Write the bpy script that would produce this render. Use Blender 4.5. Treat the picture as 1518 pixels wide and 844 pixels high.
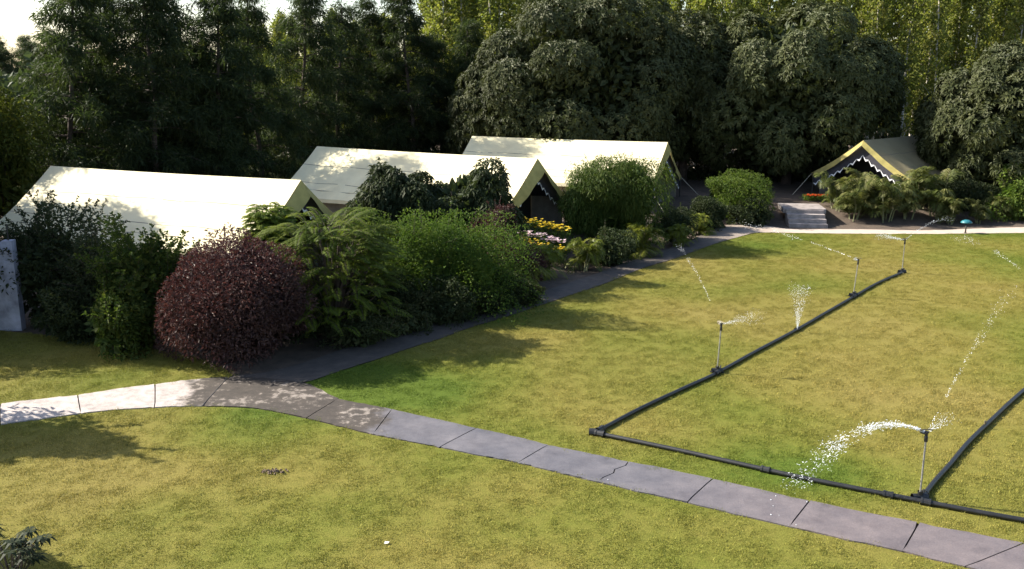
import bpy, bmesh, math, random, zlib
import numpy as np
from mathutils import Vector, Matrix
sc = bpy.context.scene
for o in list(bpy.data.objects): bpy.data.objects.remove(o)
C = sc.collection
R = math.radians
rs = np.random.RandomState(7)
random.seed(7)

# ------------------------------------------------------------ camera, light
CAM_H, PITCH, F = 7.0, R(12.8), 1369.0
cd = bpy.data.cameras.new('camera'); cam = bpy.data.objects.new('camera', cd); C.objects.link(cam)
cam.location = (0, 0, CAM_H); cam.rotation_euler = (R(90) - PITCH, 0, 0)
cd.sensor_width = 36; cd.lens = 36 * F / 1518; cd.clip_end = 2000
sc.camera = cam
SUN_EL = R(35); SUN_DIR = Vector((-.96, .28, 0)).normalized()
w = bpy.data.worlds.new('World'); sc.world = w; w.use_nodes = True
nt = w.node_tree
sky = nt.nodes.new('ShaderNodeTexSky'); sky.sky_type = 'NISHITA'; sky.sun_disc = False
sky.sun_elevation = SUN_EL; sky.sun_rotation = math.atan2(SUN_DIR.x, SUN_DIR.y)
sky.air_density = 1.0; sky.dust_density = 1.6; sky.ozone_density = .7
bg = nt.nodes['Background']; bg.inputs[1].default_value = 0.1
nt.links.new(sky.outputs[0], bg.inputs[0])
sd = bpy.data.lights.new('sun', 'SUN'); sd.energy = 5.0; sd.angle = R(.5); sd.color = (1, .93, .80)
sun = bpy.data.objects.new('sun', sd); C.objects.link(sun)
tosun = Vector((SUN_DIR.x * math.cos(SUN_EL), SUN_DIR.y * math.cos(SUN_EL), math.sin(SUN_EL)))
sun.rotation_euler = tosun.to_track_quat('Z', 'Y').to_euler()
sun.location = tosun * 60
sc.view_settings.view_transform = 'Standard'; sc.view_settings.look = 'None'
sc.view_settings.gamma = 1; sc.view_settings.exposure = 1.5
sc.cycles.transparent_max_bounces = 12; sc.cycles.max_bounces = 6

# ------------------------------------------------------------ projection helpers
sp, cp = math.sin(PITCH), math.cos(PITCH)
def slope(py):
    v = (py - 422) / F
    return (sp + v * cp) / (cp - v * sp)
def gp(px, py, z=0.0):
    Y = (CAM_H - z) / slope(py); zc = Y * cp + (CAM_H - z) * sp
    return Vector(((px - 759) / F * zc, Y, z))
def at(px, Y, z=0.0):
    return Vector(((px - 759) / F * (Y * cp + (CAM_H - z) * sp), Y, z))
def ztop(py, Y): return CAM_H - slope(py) * Y

# ------------------------------------------------------------ objects
def tag(o, label=None, cat=None, group=None, kind=None):
    if label: o['label'] = label
    if cat: o['category'] = cat
    if group: o['group'] = group
    if kind: o['kind'] = kind
    return o
def empty(name, loc=(0, 0, 0), rz=0, label=None, cat=None, group=None):
    o = bpy.data.objects.new(name, None); C.objects.link(o); o.empty_display_size = .2
    o.location = loc; o.rotation_euler = (0, 0, rz)
    return tag(o, label, cat, group)
def link(name, me, mat, parent=None, kind=None):
    o = bpy.data.objects.new(name, me); C.objects.link(o)
    if mat is not None:
        me.materials.clear(); me.materials.append(mat)
    if parent: o.parent = parent
    if kind: o['kind'] = kind
    return o
def dup(root, loc, rz=0, s=1, label=None, group=None, cat=None):
    r = root.copy(); C.objects.link(r); r.location = loc; r.rotation_euler = (0, 0, rz)
    r.scale = (s, s, s) if not hasattr(s, '__len__') else s
    tag(r, label, cat, group)
    for ch in list(root.children):
        c = ch.copy(); C.objects.link(c); c.parent = r
        for g in list(ch.children):
            d = g.copy(); C.objects.link(d); d.parent = c
    return r

class MB:                                    # quads collected as arrays -> one mesh
    def __init__(s): s.v = []; s.f = []; s.r = []; s.n = 0; s.uv = []
    def add(s, V, Fq, rnd=None):
        V = np.asarray(V, dtype=np.float32).reshape(-1, 3); Fq = np.asarray(Fq, dtype=np.int32).reshape(-1, 4)
        s.v.append(V); s.f.append(Fq + s.n); s.n += len(V)
        s.r.append(rs.rand(len(Fq)).astype(np.float32) if rnd is None else np.broadcast_to(np.asarray(rnd, dtype=np.float32), (len(Fq),)))
        return s
    def leaves(s, P, D, U, L, W, fold=.12, droop=0.0, rnd=None):
        P = np.asarray(P, float); n = len(P)
        if n == 0: return s
        D = nrm(np.asarray(D, float)); S = np.cross(D, U); S = nrm(S); N = np.cross(S, D)
        L = np.broadcast_to(np.asarray(L, float), (n,))[:, None]; W = np.broadcast_to(np.asarray(W, float), (n,))[:, None]
        dz = np.zeros((1, 3)); dz[0, 2] = -1
        mid = P + D * L * .45
        v = np.stack([P, mid + S * W / 2 + N * W * fold, P + D * L + dz * L * droop, mid - S * W / 2 + N * W * fold], 1).reshape(-1, 3)
        return s.add(v, np.arange(n * 4).reshape(-1, 4), rnd)
    def tube(s, pts, rad, k=6, rnd=.5):
        pts = np.asarray(pts, float); m = len(pts); rad = np.broadcast_to(np.asarray(rad, float), (m,))
        T = nrm(np.gradient(pts, axis=0)); ref = np.array([0, 0, 1.]) if abs(T[:, 2]).mean() < .8 else np.array([1., 0, 0])
        A = nrm(np.cross(T, ref)); B = np.cross(T, A)
        an = np.arange(k) * 2 * np.pi / k
        V = pts[:, None] + rad[:, None, None] * (np.cos(an)[None, :, None] * A[:, None] + np.sin(an)[None, :, None] * B[:, None])
        f = []
        for i in range(m - 1):
            for j in range(k):
                f.append((i * k + j, i * k + (j + 1) % k, (i + 1) * k + (j + 1) % k, (i + 1) * k + j))
        if k == 6:
            for e in (0, (m - 1) * k):
                f += [(e, e + 1, e + 2, e + 3), (e, e + 3, e + 4, e + 5)]
        return s.add(V.reshape(-1, 3), f, rnd)
    def box(s, c, d, M=None):
        c = np.array(c); d = np.array(d) / 2
        v = np.array([[x, y, z] for z in (-1, 1) for y in (-1, 1) for x in (-1, 1)]) * d + c
        if M is not None: v = np.array([tuple(M @ Vector(p)) for p in v])
        return s.add(v, [(0, 2, 3, 1), (4, 5, 7, 6), (0, 1, 5, 4), (2, 6, 7, 3), (0, 4, 6, 2), (1, 3, 7, 5)])
    def lathe(s, prof, c=(0, 0, 0), k=12):
        prof = np.array(prof, float); m = len(prof); an = np.arange(k) * 2 * np.pi / k
        V = np.stack([prof[:, 0][:, None] * np.cos(an), prof[:, 0][:, None] * np.sin(an), np.repeat(prof[:, 1][:, None], k, 1)], -1) + np.array(c)
        f = [(i * k + j, i * k + (j + 1) % k, (i + 1) * k + (j + 1) % k, (i + 1) * k + j) for i in range(m - 1) for j in range(k)]
        return s.add(V.reshape(-1, 3), f)
    def grid(s, G):
        G = np.asarray(G, float); a, b = G.shape[:2]
        idx = np.arange(a * b).reshape(a, b)
        f = np.stack([idx[:-1, :-1], idx[1:, :-1], idx[1:, 1:], idx[:-1, 1:]], -1).reshape(-1, 4)
        uu, vv = np.meshgrid(np.linspace(0, 1, a), np.linspace(0, 1, b), indexing='ij')
        s.uv.append((s.n, np.stack([uu, vv], -1).reshape(-1, 2)))
        return s.add(G.reshape(-1, 3), f)
    def mesh(s, name, smooth=False):
        V = np.concatenate(s.v); Fq = np.concatenate(s.f); rn = np.concatenate(s.r)
        me = bpy.data.meshes.new(name)
        me.vertices.add(len(V)); me.vertices.foreach_set('co', V.ravel())
        me.loops.add(Fq.size); me.loops.foreach_set('vertex_index', Fq.ravel())
        me.polygons.add(len(Fq)); me.polygons.foreach_set('loop_start', np.arange(0, Fq.size, 4, dtype=np.int32))
        me.polygons.foreach_set('use_smooth', np.full(len(Fq), smooth))
        a = me.attributes.new('rnd', 'FLOAT', 'FACE'); a.data.foreach_set('value', np.ascontiguousarray(rn))
        if s.uv:
            uv = np.zeros((len(V), 2), np.float32)
            for st, u in s.uv: uv[st:st + len(u)] = u
            me.uv_layers.new(name='UVMap').data.foreach_set('uv', uv[Fq.ravel()].ravel())
        me.update(calc_edges=True); me.validate()
        return me
    def build(s, name, mat, parent=None, kind=None, smooth=False):
        return link(name, s.mesh(name, smooth), mat, parent, kind)
def nrm(a): return a / np.maximum(np.linalg.norm(a, axis=-1, keepdims=True), 1e-9)
def rdir(n): return nrm(rs.normal(size=(n, 3)))

# ------------------------------------------------------------ materials
def new_mat(name):
    m = bpy.data.materials.new(name); m.use_nodes = True
    return m, m.node_tree, m.node_tree.nodes['Principled BSDF'], m.node_tree.nodes['Material Output']
def nd(t, typ, **k):
    n = t.nodes.new('ShaderNode' + typ)
    for a, b in k.items():
        setattr(n, a, b)
    return n
def L(t, a, b): t.links.new(a, b)
def ramp(t, fac, stops, interp='LINEAR'):
    n = nd(t, 'ValToRGB'); cr = n.color_ramp; cr.interpolation = interp
    while len(cr.elements) < len(stops): cr.elements.new(.5)
    for e, (p, c) in zip(cr.elements, stops):
        e.position = p; e.color = c if len(c) == 4 else (*c, 1)
    L(t, fac, n.inputs[0]); return n.outputs[0]
def noise(t, scale, detail=3, vec=None, rough=.5):
    n = nd(t, 'TexNoise'); n.inputs['Scale'].default_value = scale; n.inputs['Detail'].default_value = detail
    n.inputs['Roughness'].default_value = rough
    if vec is not None: L(t, vec, n.inputs['Vector'])
    return n.outputs['Fac']
def mix(t, fac, a, b, mode='MIX'):
    n = nd(t, 'MixRGB'); n.blend_type = mode
    for i, x in enumerate((fac, a, b)):
        if isinstance(x, (int, float)): n.inputs[i].default_value = x
        elif isinstance(x, tuple): n.inputs[i].default_value = (*x, 1)
        else: L(t, x, n.inputs[i])
    return n.outputs[0]
def math_(t, op, a, b=None, c=None, clamp=False):
    n = nd(t, 'Math', operation=op); n.use_clamp = clamp
    for i, x in enumerate((a, b, c)):
        if x is None: continue
        if isinstance(x, (int, float)): n.inputs[i].default_value = x
        else: L(t, x, n.inputs[i])
    return n.outputs[0]
def wpos(t): return nd(t, 'NewGeometry').outputs['Position']
def bump(t, h, b, dist=.02, st=.6):
    n = nd(t, 'Bump'); n.inputs['Distance'].default_value = dist; n.inputs['Strength'].default_value = st
    L(t, h, n.inputs['Height']); L(t, n.outputs[0], b.inputs['Normal'])

def leaf_mat(name, cols, trans=.25, rough=.58, tcol=None, spec=.10):
    m, t, b, out = new_mat(name)
    at_ = nd(t, 'Attribute', attribute_name='rnd'); oi = nd(t, 'ObjectInfo')
    n1 = noise(t, .9, 2, wpos(t))
    f = math_(t, 'ADD', math_(t, 'MULTIPLY', at_.outputs['Fac'], .6), math_(t, 'MULTIPLY_ADD', n1, .8, -.2), clamp=True)
    st = [(i / (len(cols) - 1), c) for i, c in enumerate(cols)]
    col = ramp(t, f, st)
    br = math_(t, 'MULTIPLY_ADD', oi.outputs['Random'], .35, .82)
    hsv = nd(t, 'HueSaturation'); L(t, br, hsv.inputs['Value']); L(t, col, hsv.inputs['Color'])
    L(t, hsv.outputs[0], b.inputs['Base Color']); b.inputs['Roughness'].default_value = rough
    b.inputs['Specular IOR Level'].default_value = spec
    tr = nd(t, 'BsdfTranslucent')
    L(t, mix(t, 1.0, hsv.outputs[0], tcol or (1.5, 1.6, .8), 'MULTIPLY'), tr.inputs['Color'])
    ms = nd(t, 'MixShader'); ms.inputs[0].default_value = trans
    L(t, b.outputs[0], ms.inputs[1]); L(t, tr.outputs[0], ms.inputs[2]); L(t, ms.outputs[0], out.inputs['Surface'])
    return m
def plain(name, col, rough=.6, metal=0, nscale=0, namp=.3, trans=0, bmp=0):
    m, t, b, out = new_mat(name)
    b.inputs['Roughness'].default_value = rough; b.inputs['Metallic'].default_value = metal
    if nscale:
        n = noise(t, nscale, 5, wpos(t), .65)
        lo = tuple(c * (1 - namp) for c in col); hi = tuple(min(1, c * (1 + namp)) for c in col)
        L(t, ramp(t, n, [(.3, lo), (.7, hi)]), b.inputs['Base Color'])
        if bmp: bump(t, n, b, bmp)
    else: b.inputs['Base Color'].default_value = (*col, 1)
    if trans:
        tr = nd(t, 'BsdfTranslucent'); tr.inputs[0].default_value = (*col, 1)
        ms = nd(t, 'MixShader'); ms.inputs[0].default_value = trans
        L(t, b.outputs[0], ms.inputs[1]); L(t, tr.outputs[0], ms.inputs[2]); L(t, ms.outputs[0], out.inputs['Surface'])
    return m

M = {}
M['bark'] = plain('bark', (.07, .05, .04), .9, 0, 6, .5, bmp=.02)
M['pale_bark'] = plain('pale_bark', (.42, .38, .32), .8, 0, 3, .4)
M['casu'] = leaf_mat('casuarina_leaf', [(.016, .026, .012), (.030, .044, .018), (.055, .070, .022)], .30, .6, spec=.12)
M['mango'] = leaf_mat('mango_leaf', [(.028, .037, .014), (.056, .066, .024), (.100, .104, .046)], .15, .55, spec=.18)
M['poplar'] = leaf_mat('poplar_leaf', [(.08, .10, .03), (.15, .17, .04), (.24, .21, .06)], .4, .45)
M['yellowtree'] = leaf_mat('yellow_green_leaf', [(.045, .058, .014), (.085, .10, .02), (.17, .16, .03)], .38)
M['dark_shrub'] = leaf_mat('dark_shrub_leaf', [(.016, .024, .012), (.03, .042, .018), (.055, .065, .03)], .2)
M['corner'] = leaf_mat('shaded_corner_leaf', [(.012, .018, .010), (.022, .030, .014), (.035, .042, .02)], .15)  # leaf colours darkened to stand for the building's shade
M['mid_shrub'] = leaf_mat('mid_shrub_leaf', [(.03, .05, .014), (.055, .085, .02), (.13, .14, .035)], .3)
M['purple'] = leaf_mat('purple_leaf', [(.030, .019, .018), (.056, .032, .030), (.105, .062, .052)], .2, .45, (1.5, .8, .7))
M['feather'] = leaf_mat('feathery_leaf', [(.045, .078, .013), (.095, .130, .018), (.18, .20, .03)], .35)
M['bright'] = leaf_mat('bright_leaf', [(.035, .068, .016), (.062, .105, .020), (.13, .16, .035)], .3)
M['weeping'] = leaf_mat('weeping_leaf', [(.025, .048, .012), (.055, .085, .018), (.11, .13, .03)], .28)
M['lime'] = leaf_mat('lime_leaf', [(.045, .080, .018), (.085, .13, .025), (.16, .19, .045)], .3)
M['palm'] = leaf_mat('palm_leaf', [(.030, .046, .013), (.075, .088, .026), (.22, .20, .085)], .3, .45)
M['fern'] = leaf_mat('fern_leaf', [(.05, .075, .012), (.11, .13, .02), (.19, .18, .04)], .3, .4)
M['under'] = leaf_mat('undergrowth_leaf', [(.02, .028, .012), (.035, .045, .018), (.07, .065, .03)], .2)
M['far'] = leaf_mat('far_leaf', [(.04, .055, .03), (.06, .08, .04), (.08, .10, .05)], .2)

# canvas
for cname, k_ in (('canvas', (1, 1, 1)), ('shaded_canvas', (.36, .335, .29))):  # second one: same cream canvas, roof shade put into its colour
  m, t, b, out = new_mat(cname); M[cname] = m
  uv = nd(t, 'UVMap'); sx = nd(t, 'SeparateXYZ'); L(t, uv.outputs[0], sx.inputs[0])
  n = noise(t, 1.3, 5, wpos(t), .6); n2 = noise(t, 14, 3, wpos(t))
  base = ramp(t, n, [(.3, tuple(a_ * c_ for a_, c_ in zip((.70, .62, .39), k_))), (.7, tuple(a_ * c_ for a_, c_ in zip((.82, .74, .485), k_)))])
  seam = None
  for p in (.34, .68):
      d = math_(t, 'ABSOLUTE', math_(t, 'SUBTRACT', math_(t, 'MULTIPLY_ADD', n, .006, sx.outputs[1]), p + .003))
      s_ = math_(t, 'LESS_THAN', d, .0045); seam = s_ if seam is None else math_(t, 'MAXIMUM', seam, s_)
  seam = math_(t, 'MULTIPLY', seam, math_(t, 'GREATER_THAN', noise(t, .9, 2, wpos(t)), .36))
  base = mix(t, seam, base, (.16, .13, .10))
  L(t, base, b.inputs['Base Color']); b.inputs['Roughness'].default_value = .75
  bump(t, math_(t, 'ADD', n, math_(t, 'MULTIPLY', n2, .12)), b, .05, .5)
  tr = nd(t, 'BsdfTranslucent'); L(t, mix(t, 1.0, base, (1, .9, .55), 'MULTIPLY'), tr.inputs[0])
  ms = nd(t, 'MixShader'); ms.inputs[0].default_value = .13
  L(t, b.outputs[0], ms.inputs[1]); L(t, tr.outputs[0], ms.inputs[2]); L(t, ms.outputs[0], out.inputs[0])
M['yellow_canvas'] = plain('yellow_canvas', (.50, .42, .14), .8, 0, 4, .25, trans=.4)
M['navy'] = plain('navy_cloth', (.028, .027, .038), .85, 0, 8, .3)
M['white_cloth'] = plain('white_cloth', (.72, .72, .74), .8)
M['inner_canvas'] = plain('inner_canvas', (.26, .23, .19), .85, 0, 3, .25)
M['porch_shade_canvas'] = plain('porch_shade_canvas', (.020, .018, .016), .9, 0, 3, .3)  # tent canvas taken near black, porch shade is in the colour
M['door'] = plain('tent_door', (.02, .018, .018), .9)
M['pole'] = plain('pole_paint', (.03, .028, .025), .5)
M['rope'] = plain('rope', (.5, .46, .36), .9)

# lawn colour shared by turf sheet and blades
def lawn_colour(t):
    p = wpos(t)
    a = noise(t, .16, 2, p, .45); c = noise(t, .75, 4, p, .6); d = noise(t, 5.5, 3, p, .6)
    v = math_(t, 'ADD', math_(t, 'MULTIPLY', a, .62), math_(t, 'ADD', math_(t, 'MULTIPLY_ADD', c, .06, .12), math_(t, 'MULTIPLY', d, .10)))
    # well watered spots: along the paths, at the joint of the pipes
    for (x, y, r, st) in LUSH:
        vd = nd(t, 'VectorMath', operation='DISTANCE'); L(t, p, vd.inputs[0]); vd.inputs[1].default_value = (x, y, 0)
        mm = nd(t, 'MapRange'); mm.interpolation_type = 'SMOOTHSTEP'; L(t, vd.outputs['Value'], mm.inputs[0])
        mm.inputs[1].default_value = 0; mm.inputs[2].default_value = r; mm.inputs[3].default_value = st * .55; mm.inputs[4].default_value = 0
        v = math_(t, 'SUBTRACT', v, mm.outputs[0])
    col = ramp(t, v, [(.34, (.096, .146, .019)), (.44, (.158, .176, .030)), (.55, (.218, .198, .047)), (.70, (.268, .222, .070))])
    e = noise(t, 11, 4, p, .65)
    return mix(t, 1.0, col, ramp(t, e, [(.32, (.91, .92, .90)), (.5, (1, 1, 1)), (.68, (1.08, 1.08, 1.08))]), 'MULTIPLY'), d
LUSH = []
for px, py, r, st in ((560, 570, 4.5, .18), (480, 575, 3, .15), (640, 560, 3.5, .14), (1180, 352, 5, .16), (1440, 352, 6, .16), (1000, 690, 2.5, .13), (1180, 700, 2.4, .17), (1300, 715, 2.2, .15),
                      (1480, 740, 2.2, .15), (350, 625, 2.6, .15), (80, 590, 4, .12), (180, 545, 4, .14), (420, 640, 2.5, .12), (820, 650, 2.5, .12), (620, 680, 2.0, .10), (200, 760, 1.6, .10), (1340, 560, 1.6, .06),
                      (980, 470, 7, -.06), (1250, 500, 8, -.07), (1330, 400, 6, -.05), (500, 730, 2.5, -.06), (650, 790, 2.2, -.06)):
    q = gp(px, py); LUSH.append((q.x, q.y, r, st))
m, t, b, out = new_mat('turf'); M['turf'] = m
col, d = lawn_colour(t)
n = noise(t, 38, 4, wpos(t), .7)
L(t, mix(t, 1.0, col, ramp(t, n, [(.3, (.45, .42, .40)), (.65, (.95, .92, .9))]), 'MULTIPLY'), b.inputs['Base Color']); b.inputs['Roughness'].default_value = .9
b.inputs['Specular IOR Level'].default_value = .1
bump(t, n, b, .03, .8)
m, t, b, out = new_mat('grass_blade'); M['grass'] = m
col, d = lawn_colour(t); at_ = nd(t, 'Attribute', attribute_name='rnd')
col = mix(t, 1.0, col, ramp(t, at_.outputs['Fac'], [(0, (.62, .68, .6)), (.5, (1.0, 1.0, 1.0)), (1, (1.5, 1.36, 1.3))]), 'MULTIPLY')
oi = nd(t, 'ObjectInfo'); col = mix(t, 1.0, col, ramp(t, oi.outputs['Random'], [(0, (.86, .88, .85)), (1, (1.15, 1.12, 1.12))]), 'MULTIPLY')
L(t, col, b.inputs['Base Color']); b.inputs['Roughness'].default_value = .65; b.inputs['Specular IOR Level'].default_value = .15
tr = nd(t, 'BsdfTranslucent'); L(t, col, tr.inputs[0]); ms = nd(t, 'MixShader'); ms.inputs[0].default_value = .3
L(t, b.outputs[0], ms.inputs[1]); L(t, tr.outputs[0], ms.inputs[2]); L(t, ms.outputs[0], out.inputs[0])
# soil
m, t, b, out = new_mat('soil'); M['soil'] = m
n = noise(t, 2.2, 6, wpos(t), .65)
L(t, ramp(t, n, [(.3, (.045, .032, .022)), (.7, (.10, .07, .05))]), b.inputs['Base Color']); b.inputs['Roughness'].default_value = .95
bump(t, n, b, .08, .8)
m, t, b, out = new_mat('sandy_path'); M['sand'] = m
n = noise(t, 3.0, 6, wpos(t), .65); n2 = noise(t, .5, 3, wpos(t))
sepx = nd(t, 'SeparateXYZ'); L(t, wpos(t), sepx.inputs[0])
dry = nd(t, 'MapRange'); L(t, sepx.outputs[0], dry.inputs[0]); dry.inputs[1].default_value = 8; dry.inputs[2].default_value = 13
cA = ramp(t, n, [(.3, (.036, .030, .027)), (.7, (.080, .064, .054))]); cB = ramp(t, n, [(.3, (.34, .27, .22)), (.7, (.46, .39, .33))])  # cA: brown side path with bush shade darkened in; cB: pale sand
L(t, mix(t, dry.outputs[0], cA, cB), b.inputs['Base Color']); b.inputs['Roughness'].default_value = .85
bump(t, n, b, .03, .6)
# concrete path: UV.x = metres along the path
m, t, b, out = new_mat('concrete'); M['concrete'] = m
uv = nd(t, 'UVMap'); sx = nd(t, 'SeparateXYZ'); L(t, uv.outputs[0], sx.inputs[0]); u = sx.outputs[0]
n1 = noise(t, 1.1, 5, wpos(t), .6); n2 = noise(t, 5.0, 5, wpos(t), .7); n3 = noise(t, 40, 3, wpos(t), .6)
uw = math_(t, 'ADD', u, math_(t, 'MULTIPLY_ADD', n1, 1.6, -.8))
dryc = ramp(t, n2, [(.3, (.30, .26, .245)), (.7, (.44, .39, .365))])
nb_ = noise(t, .9, 3, wpos(t)); mm_ = math_(t, 'ADD', math_(t, 'MULTIPLY', n2, .62), math_(t, 'MULTIPLY', nb_, .40))
mud = ramp(t, mm_, [(.36, (.024, .018, .014)), (.55, (.046, .036, .029)), (.61, (.185, .158, .138)), (.78, (.31, .275, .25))])
wet = ramp(t, n1, [(.3, (.088, .084, .096)), (.7, (.138, .128, .137))])
def step(x, a, w_):
    mr = nd(t, 'MapRange'); mr.interpolation_type = 'SMOOTHSTEP'; L(t, x, mr.inputs[0]); mr.inputs[1].default_value = a - w_; mr.inputs[2].default_value = a + w_; return mr.outputs[0]
U1, U2 = 0.0, 5.2
c = mix(t, step(uw, U1, .15), dryc, mud); c = mix(t, step(uw, U2, .18), c, wet)
pinkish = mix(t, step(u, 12.5, 2.5), c, mix(t, 1.0, c, (1.22, 1.08, 1.0), 'MULTIPLY'))
fl = mix(t, 1.0, pinkish, ramp(t, n2, [(.3, (.88, .88, .88)), (.72, (1.08, 1.07, 1.05))]), 'MULTIPLY')
n4 = noise(t, 2.1, 7, wpos(t), .72); fl = mix(t, 1.0, fl, ramp(t, n4, [(.30, (.72, .71, .72)), (.52, (1, 1, 1)), (.72, (1.16, 1.15, 1.13))]), 'MULTIPLY')
fl = mix(t, .35, fl, ramp(t, n3, [(.3, (.5, .5, .5)), (.7, (1.2, 1.2, 1.2))]), 'MULTIPLY')
L(t, fl, b.inputs['Base Color'])
L(t, ramp(t, step(uw, U2, .3), [(0, (.8, .8, .8)), (1, (.48, .48, .48))]), b.inputs['Roughness'])
bump(t, math_(t, 'ADD', n2, math_(t, 'MULTIPLY', n3, .4)), b, .012, .5)
M['stone'] = plain('step_stone', (.24, .21, .20), .85, 0, 3, .4, bmp=.02)
M['black'] = plain('black_plastic', (.012, .012, .013), .45, 0, 9, .4)
M['steel'] = plain('galvanised_steel', (.32, .31, .30), .45, .6, 8, .3)
M['brass'] = plain('brass', (.10, .085, .055), .5, .3)
M['teal'] = plain('teal_paint', (.02, .13, .16), .4)
M['whitewash'] = plain('whitewash', (.36, .36, .43), .9, 0, 2.2, .45, bmp=.01)
M['yellow_flower'] = leaf_mat('yellow_petal', [(.66, .46, .02), (.78, .60, .05), (.82, .72, .25)], .3, tcol=(1, 1, 1))
M['pink_flower'] = leaf_mat('pink_petal', [(.6, .4, .45), (.7, .55, .58), (.75, .7, .7)], .3, tcol=(1, 1, 1))
M['red_flower'] = leaf_mat('red_petal', [(.4, .03, .01), (.55, .06, .02), (.6, .12, .04)], .3, tcol=(1, 1, 1))
M['paper'] = plain('paper', (.8, .8, .78), .8)
M['clod'] = plain('dry_clod', (.12, .085, .06), .95, 0, 20, .4)
m, t, b, out = new_mat('water_spray'); M['water'] = m
b.inputs['Base Color'].default_value = (.9, .93, .97, 1); b.inputs['Roughness'].default_value = .15; b.inputs['IOR'].default_value = 1.33
tr = nd(t, 'BsdfTranslucent'); tr.inputs[0].default_value = (.95, .97, 1, 1); ms = nd(t, 'MixShader'); ms.inputs[0].default_value = .4
L(t, b.outputs[0], ms.inputs[1]); L(t, tr.outputs[0], ms.inputs[2]); L(t, ms.outputs[0], out.inputs[0])

# ------------------------------------------------------------ ground, lawn, paths
border_px = [(-900, 505), (-300, 500), (0, 492), (200, 512), (330, 545), (470, 535), (540, 507), (600, 490), (690, 470), (760, 455), (830, 428), (900, 405), (960, 385), (1010, 368), (1065, 339), (1180, 338), (1260, 338.5), (1380, 340), (1518, 335.5), (2200, 330)]
BORD = np.array([gp(x, y)[:2] for x, y in border_px])
def behind(P):                                # metres behind the border line (negative on the lawn side)
    P = np.asarray(P, float).reshape(-1, 2); best = np.full(len(P), 1e9); sg = np.ones(len(P))
    for a, b_ in zip(BORD[:-1], BORD[1:]):
        d = b_ - a; tt = np.clip(((P - a) @ d) / (d @ d), 0, 1); q = a + tt[:, None] * d; r = P - q
        dist = np.linalg.norm(r, axis=1); s = np.sign(d[0] * (P[:, 1] - a[1]) - d[1] * (P[:, 0] - a[0]))
        k = dist < best - 1e-6; best[k] = dist[k]; sg[k] = s[k]
    return best * sg
def hz(x, y):
    s = behind([(x, y)])[0]; e = min(1, max(0, (s - 1.2) / 3.2)); e = e * e * (3 - 2 * e)
    lft = min(1, max(0, (x + 14) / 5)); return -.03 + .72 * e * lft
xs = np.concatenate([[-900, -400, -150, -80], np.arange(-50, 50.1, 1.0), [80, 150, 400, 900]])
ys = np.concatenate([[-60, -20, 0], np.arange(8, 80.1, 1.0), [100, 150, 300, 700, 1600]])
G = np.zeros((len(xs), len(ys), 3)); G[..., 0] = xs[:, None]; G[..., 1] = ys[None]
s = behind(G[..., :2].reshape(-1, 2)); e = np.clip((s - 1.2) / 3.2, 0, 1); e = e * e * (3 - 2 * e)
lft = np.clip((G[..., 0].ravel() + 14) / 5, 0, 1)
G[..., 2] = (-.03 + .72 * e * lft).reshape(len(xs), len(ys))
MB().grid(G).build('ground', M['soil'], kind='structure', smooth=True)

UP = [(-420, 668), (-200, 632), (0, 600), (60, 593), (115, 587), (172, 578), (230, 571), (285, 564), (339, 560), (395, 562), (452, 569), (502, 592), (540, 600), (581, 608), (640, 621), (706, 636), (760, 648), (812, 661), (870, 673), (932, 686), (1056, 711), (1200, 744), (1362, 777), (1518, 807), (1800, 860), (2300, 950)]
LO = [(-420, 712), (-200, 668), (0, 631), (60, 622), (120, 614), (175, 608), (230, 605), (265, 603.5), (300, 603), (345, 604), (392, 608), (454, 621), (500, 632), (553, 645), (600, 654), (652, 664), (710, 676), (768, 687), (825, 701), (887, 716), (1018, 746), (1170, 782), (1338, 819), (1432, 842), (1760, 922), (2260, 1040)]
def sub(poly, n=6):                           # smooth polyline in world space
    P = np.array([gp(x, y)[:2] for x, y in poly]); o = []
    for i in range(len(P) - 1):
        p0 = P[max(i - 1, 0)]; p1 = P[i]; p2 = P[i + 1]; p3 = P[min(i + 2, len(P) - 1)]
        for k in range(n):
            q = k / n; o.append(.5 * ((2 * p1) + (-p0 + p2) * q + (2 * p0 - 5 * p1 + 4 * p2 - p3) * q * q + (-p0 + 3 * p1 - 3 * p2 + p3) * q ** 3))
    o.append(P[-1]); return np.array(o)
NS = 6
upw, low = sub(UP, NS), sub(LO, NS)
joints = [0, 2, 4, 6, 8, 11, 13, 15, 17, 19, 20, 21, 22, 23, 24, 25]
arc = np.concatenate([[0], np.cumsum(np.linalg.norm(np.diff((upw + low) / 2, axis=0), axis=1))])
arc -= arc[7 * NS]                             # u = 0 where the mud stain begins
pm = MB(); jag = MB()
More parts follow.
